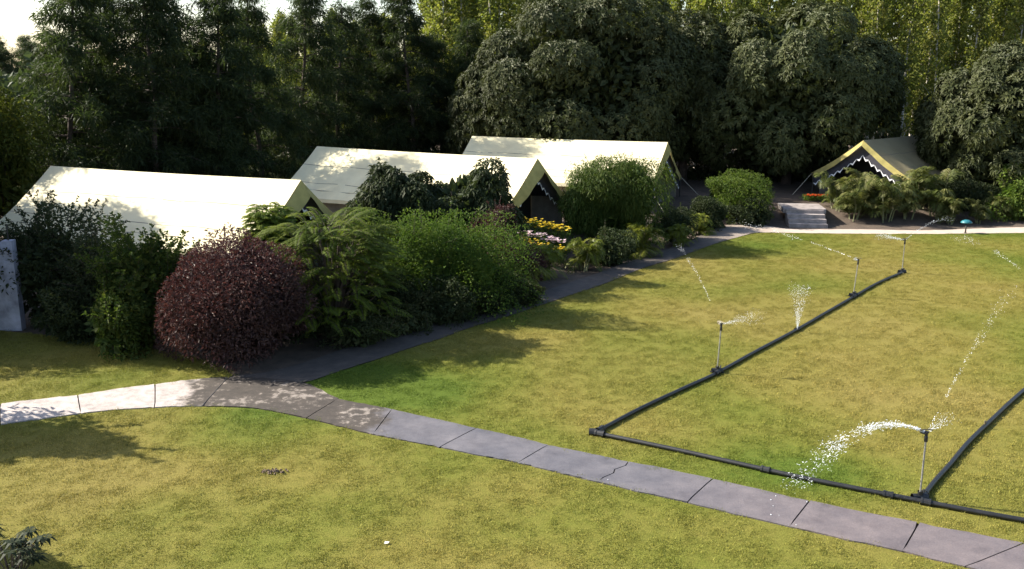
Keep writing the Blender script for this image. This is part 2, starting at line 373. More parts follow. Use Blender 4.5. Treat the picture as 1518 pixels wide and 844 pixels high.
for a, b_ in zip(joints[:-1], joints[1:]):
    i0, i1 = a * NS, b_ * NS
    U_, L_ = upw[i0:i1 + 1].copy(), low[i0:i1 + 1].copy()
    gapw = .012
    for E in (U_, L_):
        d = E[1] - E[0]; E[0] += d / np.linalg.norm(d) * gapw; d = E[-2] - E[-1]; E[-1] += d / np.linalg.norm(d) * gapw
    nn = 6; w_ = np.linspace(0, 1, nn)
    G = np.zeros((len(U_), nn, 3)); G[..., :2] = U_[:, None] * (1 - w_)[None, :, None] + L_[:, None] * w_[None, :, None]
    jt = rs.normal(size=(len(U_), 2)) * .012; G[:, 0, :2] += jt; G[:, -1, :2] += rs.normal(size=(len(U_), 2)) * .012
    if b_ == 19: G[-1, 1:5, :2] += np.array([[.05, .0], [-.04, 0], [.05, .02], [-.03, 0]])
    if a == 19: G[0, 1:5, :2] += np.array([[.05, .0], [-.04, 0], [.05, .02], [-.03, 0]])
    G[..., 2] = .022
    st = pm.n; pm.grid(G)
    uvv = np.zeros((len(U_), nn, 2)); uvv[..., 0] = arc[i0:i1 + 1, None]; uvv[..., 1] = w_[None]
    pm.uv[-1] = (st, uvv.reshape(-1, 2))
    ring = np.concatenate([G[:, 0], G[-1, 1:], G[::-1, -1][1:], G[0, ::-1][1:]])
    low_ = ring.copy(); low_[:, 2] = -.06
    st = pm.n; pm.grid(np.stack([low_, ring]))
    pm.uv[-1] = (st, np.full((len(ring) * 2, 2), arc[i0]))
pm.build('path', M['concrete'], kind='structure')

# side path along the shrub border and the far path, one sheet
SR = [(400, 566), (453, 567), (500, 552), (560, 533), (613, 515), (652, 503), (695, 487), (770, 464), (837, 441), (897, 421), (951, 399), (1000, 384), (1060, 362), (1106, 349), (1123, 345.5), (1179, 346), (1260, 347), (1380, 347.5), (1518, 346), (1900, 344)]
SL = [(345, 558), (400, 552), (470, 532), (520, 514), (560, 501), (600, 489), (660, 474), (740, 455), (810, 431), (880, 408), (935, 388), (985, 372), (1030, 354), (1065, 337), (1126, 335), (1176, 340.5), (1260, 340.5), (1380, 342), (1518, 337.5), (1900, 333)]
a_, b_ = sub(SR, 6), sub(SL, 6); wv = np.linspace(0, 1, 6)
G = np.zeros((len(a_), 6, 3)); G[..., :2] = a_[:, None] * (1 - wv)[None, :, None] + b_[:, None] * wv[None, :, None]
s = behind(G[..., :2].reshape(-1, 2)); G[..., 2] = .012 + rs.rand(*G.shape[:2]) * .012 + np.maximum(0, s).reshape(G.shape[:2]) * .03
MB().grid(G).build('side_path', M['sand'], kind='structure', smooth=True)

def poly_mesh(name, rings):
    bm = bmesh.new()
    for r in rings:
        f = bm.faces.new([bm.verts.new((p[0], p[1], 0)) for p in r])
        bmesh.ops.recalc_face_normals(bm, faces=[f])
        if f.normal.z < 0: f.normal_flip()
    bmesh.ops.triangulate(bm, faces=bm.faces[:], ngon_method='EAR_CLIP')
    me = bpy.data.meshes.new(name); bm.to_mesh(me); bm.free(); return me
up_r = upw[10 * NS:]; sr_ = sub(SR[1:], 6)[::-1]
ringA = list(up_r) + [gp(2300, 560)[:2], gp(1900, 380)[:2]] + list(sr_)
ringB = list(low) + [np.array((9., 4.)), np.array((-12., 4.)), np.array((-16., 9.))]
ringC = list(upw[0:8 * NS + 1]) + [gp(345, 556)[:2]] + [gp(x, y)[:2] for x, y in ((330, 545), (280, 528), (200, 512), (100, 500), (0, 490), (-300, 492), (-700, 500))]
turf = poly_mesh('lawn', [ringA, ringB, ringC])
link('lawn', turf, M['turf'], kind='structure')

# grass blades: one object; its mesh holds one tuft (attribute tuft = 1) and the lawn area it grows on
def add_grass():
    lawn = poly_mesh('tmp', [ringA, ringB, ringC])
    bm = bmesh.new(); bm.from_mesh(lawn)
    lt = bm.faces.layers.int.new('tuft'); lr = bm.faces.layers.float.new('rnd')
    for f in bm.faces: f[lt] = 0
    for i in range(64):
        an = rs.rand() * 6.283; r = .17 * math.sqrt(rs.rand()); x, y = r * math.cos(an), r * math.sin(an)
        a2 = rs.rand() * 6.283; lean = rs.rand() * .030; h = .016 + .022 * rs.rand(); w2 = .0035 + .003 * rs.rand()
        dx, dy = math.cos(a2), math.sin(a2)
        vs = [bm.verts.new((x - dy * w2, y + dx * w2, 0)), bm.verts.new((x + dy * w2, y - dx * w2, 0)), bm.verts.new((x + dx * lean, y + dy * lean, h))]
        f = bm.faces.new(vs); f[lt] = 1; f[lr] = rs.rand()
    me = bpy.data.meshes.new('grass'); bm.to_mesh(me); bm.free(); bpy.data.meshes.remove(lawn)
    o = link('grass', me, M['grass'], kind='stuff')
    tag(o, 'short mown yellow-green lawn grass on both sides of the concrete path', 'grass')
    ng = bpy.data.node_groups.new('grow', 'GeometryNodeTree')
    ng.interface.new_socket('Geometry', in_out='INPUT', socket_type='NodeSocketGeometry')
    ng.interface.new_socket('Geometry', in_out='OUTPUT', socket_type='NodeSocketGeometry')
    N = ng.nodes; gi = N.new('NodeGroupInput'); go = N.new('NodeGroupOutput')
    na = N.new('GeometryNodeInputNamedAttribute'); na.data_type = 'INT'; na.inputs[0].default_value = 'tuft'
    sg = N.new('GeometryNodeSeparateGeometry'); sg.domain = 'FACE'
    cmpn = N.new('FunctionNodeCompare'); cmpn.data_type = 'INT'; cmpn.operation = 'EQUAL'; cmpn.inputs[3].default_value = 1
    ng.links.new(na.outputs[0], cmpn.inputs[2]); ng.links.new(cmpn.outputs[0], sg.inputs['Selection'])
    ng.links.new(gi.outputs[0], sg.inputs[0])
    dp = N.new('GeometryNodeDistributePointsOnFaces'); dp.inputs['Density'].default_value = 34; dp.inputs['Seed'].default_value = 3
    ng.links.new(sg.outputs['Inverted'], dp.inputs['Mesh'])
    ip = N.new('GeometryNodeInstanceOnPoints'); ng.links.new(dp.outputs['Points'], ip.inputs['Points']); ng.links.new(sg.outputs['Selection'], ip.inputs['Instance'])
    rv = N.new('FunctionNodeRandomValue'); rv.data_type = 'FLOAT_VECTOR'; rv.inputs[0].default_value = (0, 0, 0); rv.inputs[1].default_value = (.12, .12, 6.283)
    ng.links.new(rv.outputs[0], ip.inputs['Rotation'])
    r2 = N.new('FunctionNodeRandomValue'); r2.data_type = 'FLOAT'; r2.inputs[2].default_value = .65; r2.inputs[3].default_value = 1.3
    ng.links.new(r2.outputs[1], ip.inputs['Scale'])
    ng.links.new(ip.outputs[0], go.inputs[0])
    md = o.modifiers.new('grow', 'NODES'); md.node_group = ng
add_grass()

# ------------------------------------------------------------ tents
def tent(name, front, back_dir, length, label, w=5.5, zr=3.72, ze=1.75, zb=.69, fd=.50, ff=.34, cloth='canvas'):
    """front = apex x,y ; local +X points out of the gable"""
    rz = math.atan2(-back_dir[1], -back_dir[0])
    root = empty(name, (front[0], front[1], zb), rz, label, 'tent', 'ridge tents around the lawn')
    H, E = zr - zb, ze - zb; hw = w / 2
    roof = MB(); na, nb = 40, 14
    for sgn in (-1, 1):
        u, v = np.meshgrid(np.linspace(0, 1, na), np.linspace(0, 1, nb), indexing='ij')
        G = np.zeros((na, nb, 3)); G[..., 0] = -u * length; G[..., 1] = sgn * v * hw * (1 - .0 * u)
        sag = .10 * np.sin(np.pi * v) + .035 * np.sin(np.pi * u * 4) ** 2 * np.sin(np.pi * v) + .03 * np.sin(np.pi * u) * (1 - v)
        wr = .012 * np.sin(u * 37 + v * 9 + sgn) * v
        G[..., 2] = H - v * (H - E) - sag + wr
        roof.grid(G)
        sk = G[:, -1].copy(); dn = sk.copy(); dn[:, 2] -= .16; dn[:, 1] += sgn * .02      # hem along the eave
        roof.grid(np.stack([sk, dn], 1)); roof.uv[-1] = (roof.uv[-1][0], np.zeros((na * 2, 2)))
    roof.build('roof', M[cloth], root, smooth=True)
    for sgn in (-1, 1):
        fl = MB(); k = 14; v = np.linspace(0, 1, k)
        outer = np.stack([np.full(k, .012), sgn * v * hw, H - v * (H - E) - .10 * np.sin(np.pi * v) - .01], 1)
        drop = fd * (1 - .52 * v)
        inner = outer + np.stack([ff * (1 - .8 * v) + .025 * np.sin(v * 17), -sgn * .36 * v, -drop], 1)
        mid = (outer + inner) / 2 + np.stack([.03 * np.sin(v * 23), 0 * v, 0 * v], 1)
        fl.grid(np.stack([outer, mid, inner], 1)); fl.build('gable_flap', M['yellow_canvas'], root, smooth=True)
        k = 16; v = np.linspace(0, 1, k); ln = H - v * (H - E) - .10 * np.sin(np.pi * v)
        va = MB(); x0 = -.08
        top = np.stack([np.full(k, x0), sgn * v * hw, ln - .03], 1); bot = np.stack([np.full(k, x0), sgn * v * hw * .97, ln - .86 + .22 * v], 1)
        va.grid(np.stack([top, bot], 1)); vo = va.build('valance', M['navy'], root)
        tr = MB(); ns = 8
        for i in range(ns):
            p, q = (i + .04) / ns, (i + .96) / ns
            def P(z): return np.array([x0 + .012, sgn * z * hw * .97, H - z * (H - E) - .10 * math.sin(math.pi * z) - .80 + .22 * z])
            a, b2 = P(p), P(q); c2 = (a + b2) / 2; c2[2] -= .17
            lift = np.array([0, 0, .05])
            tr.add([a + lift, a, c2, c2 + lift * 2], [(0, 1, 2, 3)]); tr.add([b2 + lift, b2, c2, c2 + lift * 2], [(3, 2, 1, 0)])
        tr.build('scalloped_trim', M['white_cloth'], vo)
        sw = MB(); k = 24; uu = np.linspace(0, 1, k)
        a = np.stack([-.12 - uu * (length - .42), np.full(k, sgn * (hw - .45)) + .03 * np.sin(uu * 60), np.full(k, E + .28)], 1); b2 = a.copy(); b2[:, 2] = -.02
        sw.grid(np.stack([a, b2], 1)); sw.build('side_wall', M['inner_canvas'], root, smooth=True)
        pl = MB(); pl.tube([(-.02, sgn * (hw - .10), -.1), (-.02, sgn * (hw - .10), E + .02)], .035); pl.build('pole', M['pole'], root)
        rp = MB(); rp.tube([(0, sgn * hw, E - .05), (.9, sgn * (hw + .55), -.02)], .012, 4); rp.build('guy_rope', M['rope'], root)
    for sgn in (-1, 1):                                # dark lining added to block the glow through the porch roof
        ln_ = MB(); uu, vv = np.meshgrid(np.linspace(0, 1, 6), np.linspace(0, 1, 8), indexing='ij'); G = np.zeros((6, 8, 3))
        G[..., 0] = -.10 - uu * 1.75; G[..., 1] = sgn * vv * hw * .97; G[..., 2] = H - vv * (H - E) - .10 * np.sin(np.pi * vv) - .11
        ln_.grid(G); ln_.build('blackout_lining', M['navy'], root)
    fw = MB(); xi = -1.7                               # inner front wall, coloured dark for porch shade, with its dark doorway
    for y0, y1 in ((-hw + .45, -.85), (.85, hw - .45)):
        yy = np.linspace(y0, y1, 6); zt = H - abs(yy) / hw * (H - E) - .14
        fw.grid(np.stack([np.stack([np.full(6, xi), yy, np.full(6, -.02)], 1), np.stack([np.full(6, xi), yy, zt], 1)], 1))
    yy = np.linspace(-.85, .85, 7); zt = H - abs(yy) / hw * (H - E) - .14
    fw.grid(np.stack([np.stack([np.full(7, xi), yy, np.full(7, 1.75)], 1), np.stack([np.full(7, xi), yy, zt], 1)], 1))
    fw.build('front_wall', M['porch_shade_canvas'], root)
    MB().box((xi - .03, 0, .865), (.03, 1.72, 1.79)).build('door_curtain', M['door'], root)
    bw = MB(); xb = -length + .25; yy = np.linspace(-hw + .45, hw - .45, 9); zt = H - abs(yy) / hw * (H - E) - .14
    bw.grid(np.stack([np.stack([np.full(9, xb), yy, np.full(9, -.02)], 1), np.stack([np.full(9, xb), yy, zt], 1)], 1)); bw.build('back_wall', M['inner_canvas'], root)
    MB().box((-length / 2 - .1, 0, -.04), (length - .4, w - .9, .12)).build('floor_slab', M['stone'], root)
    return root
def T(fx, fy, bx, by, zr):
    a, b2 = gp(fx, fy, zr), gp(bx, by, zr); d = b2 - a; return a, (d.x / d.length, d.y / d.length), d.length
a, d, ln = T(446, 267, 75, 246, 3.72); tent('ridge_tent', a, d, ln, 'cream canvas ridge tent nearest the camera at left, gable end beside the feathery shrub')
a, d, ln = T(797, 235, 470, 217, 3.72); tent('ridge_tent', a, d, ln, 'cream canvas ridge tent with open gable above the bed of yellow flowers')
a, d, ln = T(990, 211, 700, 201.8, 3.72); tent('ridge_tent', a, d, ln, 'cream canvas ridge tent farthest back, gable half hidden by the big weeping bush', ff=.16, fd=.42)
a = gp(1280, 208, 3.72); tent('ridge_tent', a, (.72, .69), 8.0, 'shaded ridge tent, khaki from shade put into its colour, with white scalloped gable trim behind the palms', ze=1.85, fd=.25, ff=.16, cloth='shaded_canvas')

# ------------------------------------------------------------ vegetation builders
def lobed(n, rx, ry, rz_, k=14, jit=.12, core=.15, lobe=.42, amp=1.0):
    """points + outward normals on a lumpy crown centred at 0"""
    cd_ = rdir(k); cd_[:, 2] = np.where(rs.rand(k) < .6, np.abs(cd_[:, 2]), cd_[:, 2])
    if amp < .5:                                       # evenly rounded dome
        i_ = np.arange(k) + .5; zz_ = 1 - 1.35 * i_ / k; a_ = i_ * 2.39996
        cd_ = nrm(np.column_stack([np.sqrt(1 - zz_ ** 2) * np.cos(a_), np.sqrt(1 - zz_ ** 2) * np.sin(a_), zz_]) + rs.normal(size=(k, 3)) * .10)
    cr = .50 + .24 * rs.rand(k); cen = cd_ * cr[:, None]; rad = lobe * (.62 + .6 * rs.rand(k))
    idx = rs.randint(0, k, n); dd = rdir(n); dd = nrm(dd + cd_[idx] * .45)
    P = cen[idx] + dd * (rad[idx] * (1 - jit * np.abs(rs.normal(size=n))))[:, None]
    ph = rs.rand(6) * 6.28; u = nrm(P)
    P *= (1 + amp * (.11 * np.sin(3 * u[:, 0] + ph[0]) + .09 * np.sin(3 * u[:, 1] + ph[1]) + .09 * np.sin(5 * u[:, 2] + 2 * u[:, 0] + ph[2]) + .08 * np.sin(7 * u[:, 0] + 5 * u[:, 1] + 4 * u[:, 2] + ph[3])))[:, None]
    if True:
        zr = np.clip(-P[:, 2], 0, .5); P[:, :2] /= np.sqrt(1 - zr ** 2)[:, None]
    S = np.array([rx, ry, rz_]); return P * S, nrm(dd / S * S.mean())
SEED = {}
def bush(name, loc, rx, ry, h, n, mat, label, cat, Lf=.10, Wf=.045, k=14, up=.3, shoots=25, shoot_len=.45, z0=.02, droop=.2, group=None, lobe=.37, rz0=0, stem=True, jit=.12, amp=1.45):
    rs.seed(zlib.crc32((label + str(SEED.get(name, 0))).encode())); root = empty(name, loc, rz0, label, cat, group)
    f = MB(); rzh = h * (.60 if z0 < .5 else .48); k = int(k * 2.2)
    P, N = lobed(int(n * 1.35), rx, ry, rzh, k, jit, lobe=lobe, amp=amp); P[:, 2] += h * .40
    q_ = int(n * .16); I = rdir(q_) * (rs.rand(q_) ** .33 * .66)[:, None] * np.array([rx, ry, rzh]) + np.array([0, 0, h * .40])
    I = I[I[:, 2] > z0]; f.leaves(I, rdir(len(I)), rdir(len(I)), Lf * 2.6, Wf * 3.2, droop=.1)
    if z0 > .5: P[:, 2] += h * .13
    keep = P[:, 2] > z0; P, N = P[keep], N[keep]; m_ = len(P)
    P[:, 2] = np.where(P[:, 2] > h * 1.02, h * 1.02 - (P[:, 2] - h * 1.02) * .5, P[:, 2])
    D = nrm(N * .6 + rdir(m_) * .8 + np.array([0, 0, up])); U = nrm(N + rdir(m_) * .5)
    sz = .7 + .6 * rs.rand(m_)
    f.leaves(P, D, U, Lf * sz, Wf * sz, droop=droop)
    st = MB()
    for i in range(shoots):
        j = rs.randint(0, m_); p = P[j]
        if p[2] < h * .45: continue
        d = nrm((N[j] * .7 + np.array([0, 0, .8]) + rs.normal(size=3) * .25)[None])[0]; ll = shoot_len * (.5 + rs.rand())
        q = int(10 + ll * 26); tt = rs.rand(q) * ll
        pts = p + d * tt[:, None] + np.array([0, 0, -1]) * (tt[:, None] ** 2) * .25
        f.leaves(pts, nrm(d + rdir(q) * .9), rdir(q), Lf * (.6 + .5 * rs.rand(q)), Wf * (.6 + .5 * rs.rand(q)), droop=droop)
        st.tube([p - d * .3, p + d * ll * .9 + np.array([0, 0, -1]) * ll * ll * .2], [.007, .003], 4)
    for i in range(9):
        a = rs.rand() * 6.28; e = np.array([math.cos(a) * rx * .55 * rs.rand(), math.sin(a) * ry * .55 * rs.rand(), h * (.45 + .3 * rs.rand())])
        b0 = np.array([math.cos(a) * .12, math.sin(a) * .12, -.1]); st.tube([b0, b0 * .5 + e * .5 + np.array([0, 0, .1]), e], [.035, .025, .01], 5)
    f.build('foliage', mat, root)
    if stem: st.build('stems', M['bark'], root, smooth=True)
    return root

def mango(name, loc, rx, ry, h, n, label, low=.0, k=58, mat='mango'):
    n = int(n * 2.1); rs.seed(zlib.crc32(label.encode()))
    root = empty(name, loc, 0, label, 'tree')
    f = MB(); tr = MB()
    # boughs of leaf cushions spread over the crown
    cd_ = rdir(k * 2); cd_ = cd_[cd_[:, 2] > -.55][:k]; k = len(cd_)
    rad = (.20 + .13 * rs.rand(k)); cen = cd_ * (.80 + .10 * rs.rand(k))[:, None]
    S = np.array([rx, ry, h * (1 - low) / 2]); C0 = np.array([0, 0, h * (1 + low) / 2])
    idx = rs.randint(0, k, n); dd = nrm(rdir(n) + cd_[idx] * .6 + np.array([0, 0, .25]))
    P = (cen[idx] + dd * (rad[idx] * (1 - .10 * np.abs(rs.normal(size=n))))[:, None]) * S + C0
    q_ = int(n * 2.2); I = rdir(q_) * (rs.rand(q_) ** .33 * .76)[:, None] * S + C0; I = I[I[:, 2] > .4]; f.leaves(I, rdir(len(I)), rdir(len(I)), .55, .30, rnd=.1)
    ins = rs.rand(n) < .06; P[ins] = C0 + (P[ins] - C0) * (.55 + .35 * rs.rand(ins.sum()))[:, None]
    N = nrm(dd + (P - C0) / S * .3)
    keep = P[:, 2] > .05; P, N = P[keep], N[keep]; n = len(P)
    q = 10
    a = nrm(np.cross(N, rdir(n))); b2 = np.cross(N, a); an = (np.arange(q) * 2 * np.pi / q)[None] + rs.rand(n, q) * .5
    D = a[:, None] * np.cos(an)[..., None] + b2[:, None] * np.sin(an)[..., None] + N[:, None] * (.15 + .7 * rs.rand(n, q))[..., None]
    D[..., 2] -= .15
    cl = np.clip(rs.rand(n) * .7 + .15, 0, 1)[:, None] + rs.normal(size=(n, q)) * .12
    f.leaves(np.repeat(P, q, 0) + rs.normal(size=(n * q, 3)) * .05, D.reshape(-1, 3), np.repeat(N, q, 0), .21 + .10 * rs.rand(n * q), .072 + .03 * rs.rand(n * q), droop=.22, rnd=np.clip(cl, 0, 1).ravel())
    tr.tube([(0, 0, -.3), (.05, .05, h * .2), (.1, -.05, h * .45)], [.32, .26, .2], 8)
    for i in range(14):
        e = (cen[rs.randint(0, k)] * S * .85) + C0; b0 = np.array([.08, 0, h * (.15 + .25 * rs.rand())]); tr.tube([b0, b0 * .5 + e * .5 + np.array([0, 0, -.3]), e], [.14, .09, .03], 6)
    tr.build('trunk', M['bark'], root, smooth=True); f.build('crown', M[mat], root)
    return root

def casuarina(name, loc, h, rw, nb, label, mat='casu', seed=0, dens=1.0):
    rs.seed(zlib.crc32(label.encode()))
    root = empty(name, loc, 0, label, 'tree', 'dark feathery trees behind the tents')
    tr = MB(); f = MB(); wob = rs.normal(size=(7, 2)) * .10
    zz = np.linspace(-.2, h, 7); tp = np.stack([np.cumsum(wob[:, 0]), np.cumsum(wob[:, 1]), zz], 1)
    tr.tube(tp, np.linspace(.17, .03, 7), 7)
    PP, DD = [], []; gap_, off_ = .78 + .26 * rs.rand(), rs.rand()
    for i in range(nb):
        z = .6 + (h - .8) * (i + rs.rand()) / nb; z = (round(z / gap_ + off_) - off_) * gap_ + rs.normal() * .19; z = min(h - .1, max(.5, z)); fr = z / h
        prof = (min(1, .55 + fr * 1.6) if fr < .3 else (1 - ((fr - .3) / .7) ** 1.2 * .90))
        ll = rw * prof * (.6 + .55 * rs.rand()); a = i * 2.4 + rs.normal() * .4
        base = np.array([np.interp(z, zz, tp[:, 0]), np.interp(z, zz, tp[:, 1]), z])
        rise = .12 + .35 * rs.rand() + .5 * max(0, fr - .6)
        tt = np.linspace(0, 1, 6); pts = base + np.stack([np.cos(a) * tt * ll, np.sin(a) * tt * ll, ll * (rise * tt - .45 * tt ** 2)], 1)
        tr.tube(pts, np.linspace(.035, .008, 6), 4)
        nt_ = int((9 + ll * 9) * dens)
        for j in range(nt_):
            s_ = .22 + .78 * rs.rand() ** .8; p = np.array([np.interp(s_, tt, pts[:, c]) for c in range(3)]) + rs.normal(size=3) * np.array([.24, .24, .11])
            m_ = 16; out = np.array([np.cos(a), np.sin(a), .1])
            sw = nrm((out * .6 + np.array([0, 0, .2]) + rs.normal(size=3) * np.array([.6, .6, .4]))[None])[0]
            tq = rs.rand(m_) * .50
            PP.append(p + sw * tq[:, None] + rs.normal(size=(m_, 3)) * .07); DD.append(nrm(sw * .5 + rdir(m_) * .75 + np.array([0, 0, -.35])))
    PP = np.concatenate(PP); DD = np.concatenate(DD); n = len(PP)
    f.leaves(PP, DD, rdir(n), .22 + .22 * rs.rand(n), .035 + .02 * rs.rand(n), droop=.25)
    tr.build('trunk', M['bark'], root, smooth=True); f.build('crown', M[mat], root)
    return root

def poplar(name, loc, h, label, dens=1.0):
    rs.seed(zlib.crc32((label + str(loc[0])).encode()))
    root = empty(name, loc, 0, label, 'tree', 'slender poplars of the plantation')
    tr = MB(); f = MB(); k = 6
    zz = np.linspace(-.3, h, k); wob = np.cumsum(rs.normal(size=(k, 2)) * .07, 0); tp = np.column_stack([wob, zz])
    tr.tube(tp, np.linspace(.12, .02, k), 6)
    PP, NN = [], []
    nbr = int(46 * dens)
    for i in range(nbr):
        z = h * (.14 + .85 * (i + rs.rand()) / nbr); fr = z / h; a = rs.rand() * 6.28; ll = (1.5 * (1 - fr) ** .55 + .35) * (.5 + .6 * rs.rand())
        b0 = np.array([np.interp(z, zz, tp[:, 0]), np.interp(z, zz, tp[:, 1]), z]); d = np.array([math.cos(a) * .62, math.sin(a) * .62, .80])
        tr.tube([b0, b0 + d * ll * .9], [.018, .005], 4)
        q = int((34 + 30 * ll) * (.55 + .9 * fr)); tt = .15 + rs.rand(q)
        PP.append(b0 + d * (tt * ll)[:, None] + rs.normal(size=(q, 3)) * .17); NN.append(rdir(q))
    PP = np.concatenate(PP); n = len(PP); D = nrm(rdir(n) + np.array([0, 0, -.5]))
    sz = .8 + .5 * rs.rand(n)
    f.leaves(PP, D, rdir(n), .18 * sz, .14 * sz, droop=.1)
    tr.build('trunk', M['pale_bark'], root, smooth=True); f.build('crown', M['poplar'], root)
    return root

def frond(f, st, base, a, ll, rise, sag, nl, lw, wid, stem_r=.012, keel=.5, hang=0.0):
    """one feather-shaped leaf: rachis tube + paired leaflets"""
    tt = np.linspace(0, 1, 9); d = np.array([math.cos(a), math.sin(a)])
    ax = ll * (tt * math.cos(rise) * .9 + .1 * tt ** 2); az = ll * (tt * math.sin(rise) - sag * tt ** 2.2)
    pts = base + np.column_stack([d[0] * ax, d[1] * ax, az])
    st.tube(pts, np.linspace(stem_r, stem_r * .3, 9), 4)
    s_ = np.linspace(.12, 1, nl); p = np.column_stack([np.interp(s_, tt, pts[:, c]) for c in range(3)])
    T_ = nrm(np.column_stack([np.interp(s_, tt, np.gradient(pts[:, c])) for c in range(3)])); side = np.array([-d[1], d[0], 0])
    upv = nrm(np.cross(side[None], T_)) * -1
    upv = np.where(upv[:, 2:3] < 0, -upv, upv)
    sz = np.sin(np.pi * np.clip(s_ * .86 + .12, 0, 1)) * .75 + .25
    for sg in (-1, 1):
        D = nrm(T_ * .65 + side * sg + upv * keel * .5 + rs.normal(size=p.shape) * .10 + np.array([0, 0, -hang]))
        f.leaves(p, D, upv, lw * sz, wid, fold=.05, droop=.35 + hang, rnd=np.clip(rs.rand() * .6 + .2 + rs.normal(size=nl) * .1, 0, 1))
def palm(name, loc, h, label, mat='palm', stems=6, fr=7, group=None, cat='palm', ll=1.15, cane=True, hang=.0, up=38):
    rs.seed(zlib.crc32(label.encode()))
    root = empty(name, loc, 0, label, cat, group); f = MB(); st = MB()
    for i in range(stems):
        a0 = rs.rand() * 6.28; r0 = .08 + .22 * rs.rand(); b0 = np.array([math.cos(a0) * r0, math.sin(a0) * r0, -.1])
        hh = max(.02, (h - ll * .72)) * (.05 + 1.0 * rs.rand()) if cane else .1
        top = b0 + np.array([math.cos(a0) * .25 * hh, math.sin(a0) * .25 * hh, hh + .1]); st.tube([b0, (b0 + top) / 2 + np.array([0, 0, .05]), top], [.04, .035, .028], 6)
        for j in range(fr):
            frond(f, st, top, a0 + rs.normal() * 1.9, ll * (.7 + .45 * rs.rand()), R(up + 42 * rs.rand() * (1 if up < 50 else .75)), (.58 if up < 50 else .42) + .45 * rs.rand(), 22, .32 * ll, .026 * ll + .004, hang=hang)
    f.build('fronds', M[mat], root); st.build('stems', M['mid_stem'], root, smooth=True)
    return root
M['mid_stem'] = plain('green_stem', (.13, .13, .05), .6, 0, 5, .3)
def feather_shrub(name, loc, rx, h, label):
    rs.seed(zlib.crc32(label.encode()))
    root = empty(name, loc, 0, label, 'shrub'); f = MB(); st = MB()
    for i in range(560):
        a = rs.rand() * 6.283; lay = rs.rand() ** .7; r = rx * .52 * math.sqrt(rs.rand()) * (1.25 - .5 * lay); z = h * (.10 + .76 * lay * (1 - .30 * (r / (rx * .52)) ** 2))
        a2 = a + rs.normal() * .5
        frond(f, st, np.array([r * math.cos(a), r * math.sin(a), z]), a2, rx * .46 * (.6 + .6 * rs.rand()), R(16 + 30 * rs.rand()), .35 + .25 * rs.rand(), 26, .19, .030, .008)
        if i % 5 == 0: st.tube([(0, 0, -.1), (r * math.cos(a) * .5, r * math.sin(a) * .5, z * .6), (r * math.cos(a), r * math.sin(a), z)], [.04, .025, .012], 5)
    f.build('fronds', M['feather'], root); st.build('stems', M['bark'], root, smooth=True)
    return root
def g(px, Y): p = at(px, Y, 0); return Vector((p.x, p.y, hz(p.x, p.y)))

# ------------------------------------------------------------ background trees
cas = [casuarina('feathery_tree', g(118, 42), 12.0, 2.9, 80, 'tall dark feathery tree at the left end of the row, open sky on its left'),
       casuarina('feathery_tree', g(232, 43.5), 12.2, 2.7, 80, 'dark feathery tree behind the nearest tent, second from left in its row'),
       casuarina('feathery_tree', g(330, 46), 11.2, 2.6, 80, 'dark feathery tree behind the right half of the nearest tent ridge')]
for px, Y, k, s_, rz, lab in ((95, 44.5, 1, .74, 1.1, 'shorter feathery tree just behind the leftmost tall dark tree'),
                          (176, 46, 2, 1.02, 2.0, 'dark feathery tree standing back between the two leftmost tall trees'),
                          (285, 47, 0, .98, 3.0, 'dark feathery tree set back behind the middle of the nearest tent'),
                          (395, 49, 1, .90, 4.2, 'dark feathery tree left of the small sky gap, sunlit at its tip'),
                          (452, 53, 0, .98, 5.2, 'dark feathery tree behind the back end of the flower-bed tent'),
                          (505, 56, 2, .97, .7, 'dark feathery tree behind the left part of the flower-bed tent ridge'),
                          (612, 58, 0, .97, 1.7, 'pointed dark feathery tree standing clear against sky behind flower-bed tent'),
                          (560, 59, 1, .84, 2.7, 'shorter feathery tree left of the pointed one with sky above it'),
                          (655, 60, 2, .80, 3.6, 'shorter dark feathery tree beside the left edge of the left mango tree'),
                          (700, 61, 1, .80, 4.6, 'dark feathery tree partly hidden behind the left mango tree')):
    dup(cas[k], g(px, Y), rz, (s_ * 1.04, s_ * 1.04, s_ * (.95 + .1 * rs.rand())), lab)
for i, (x, y, s_) in enumerate(((-23.8, 36.6, .92), (-27, 37.5, 1.05), (-22.0, 32.5, .9), (-25.5, 34, 1.0), (-19.0, 26.3, .82), (-20.5, 29.2, .85), (-23, 28, 1))):
    dup(cas[i % 3], (x, y, -.03), i * 1.3, s_, 'dark feathery tree continuing the row beyond the left edge of the view')
yt = bush('yellow_green_tree', g(14, 38.8), 1.7, 1.8, 7.4, 7000, M['yellowtree'], 'yellow-green sunlit tree at the left edge in front of the dark row', 'tree', .20, .07, 22, .1, 30, .6, 1.2, .3)
mango('mango_tree', g(858, 55), 6.1, 5.5, 10.9, 4200, 'left one of the two big rounded dark mango trees, behind the far tent', low=-.02)
mango('mango_tree', g(1164, 54.5), 5.5, 5.2, 10.3, 4200, 'biggest rounded dark mango tree, left of the shaded khaki tent', low=-.06)
mango('mango_tree', g(1490, 48.8), 4.1, 4.2, 7.5, 3000, 'grey-green mango tree at the right edge beside the khaki tent', low=-.06)
mango('mango_tree', g(1010, 57), 3.6, 3.6, 9.6, 1600, 'narrow mango tree squeezed between the two big rounded mango trees')
mango('mango_tree', g(748, 55), 3.0, 3.0, 7.6, 1300, 'lower dark mango tree at the foot of the left big mango', low=-.04)
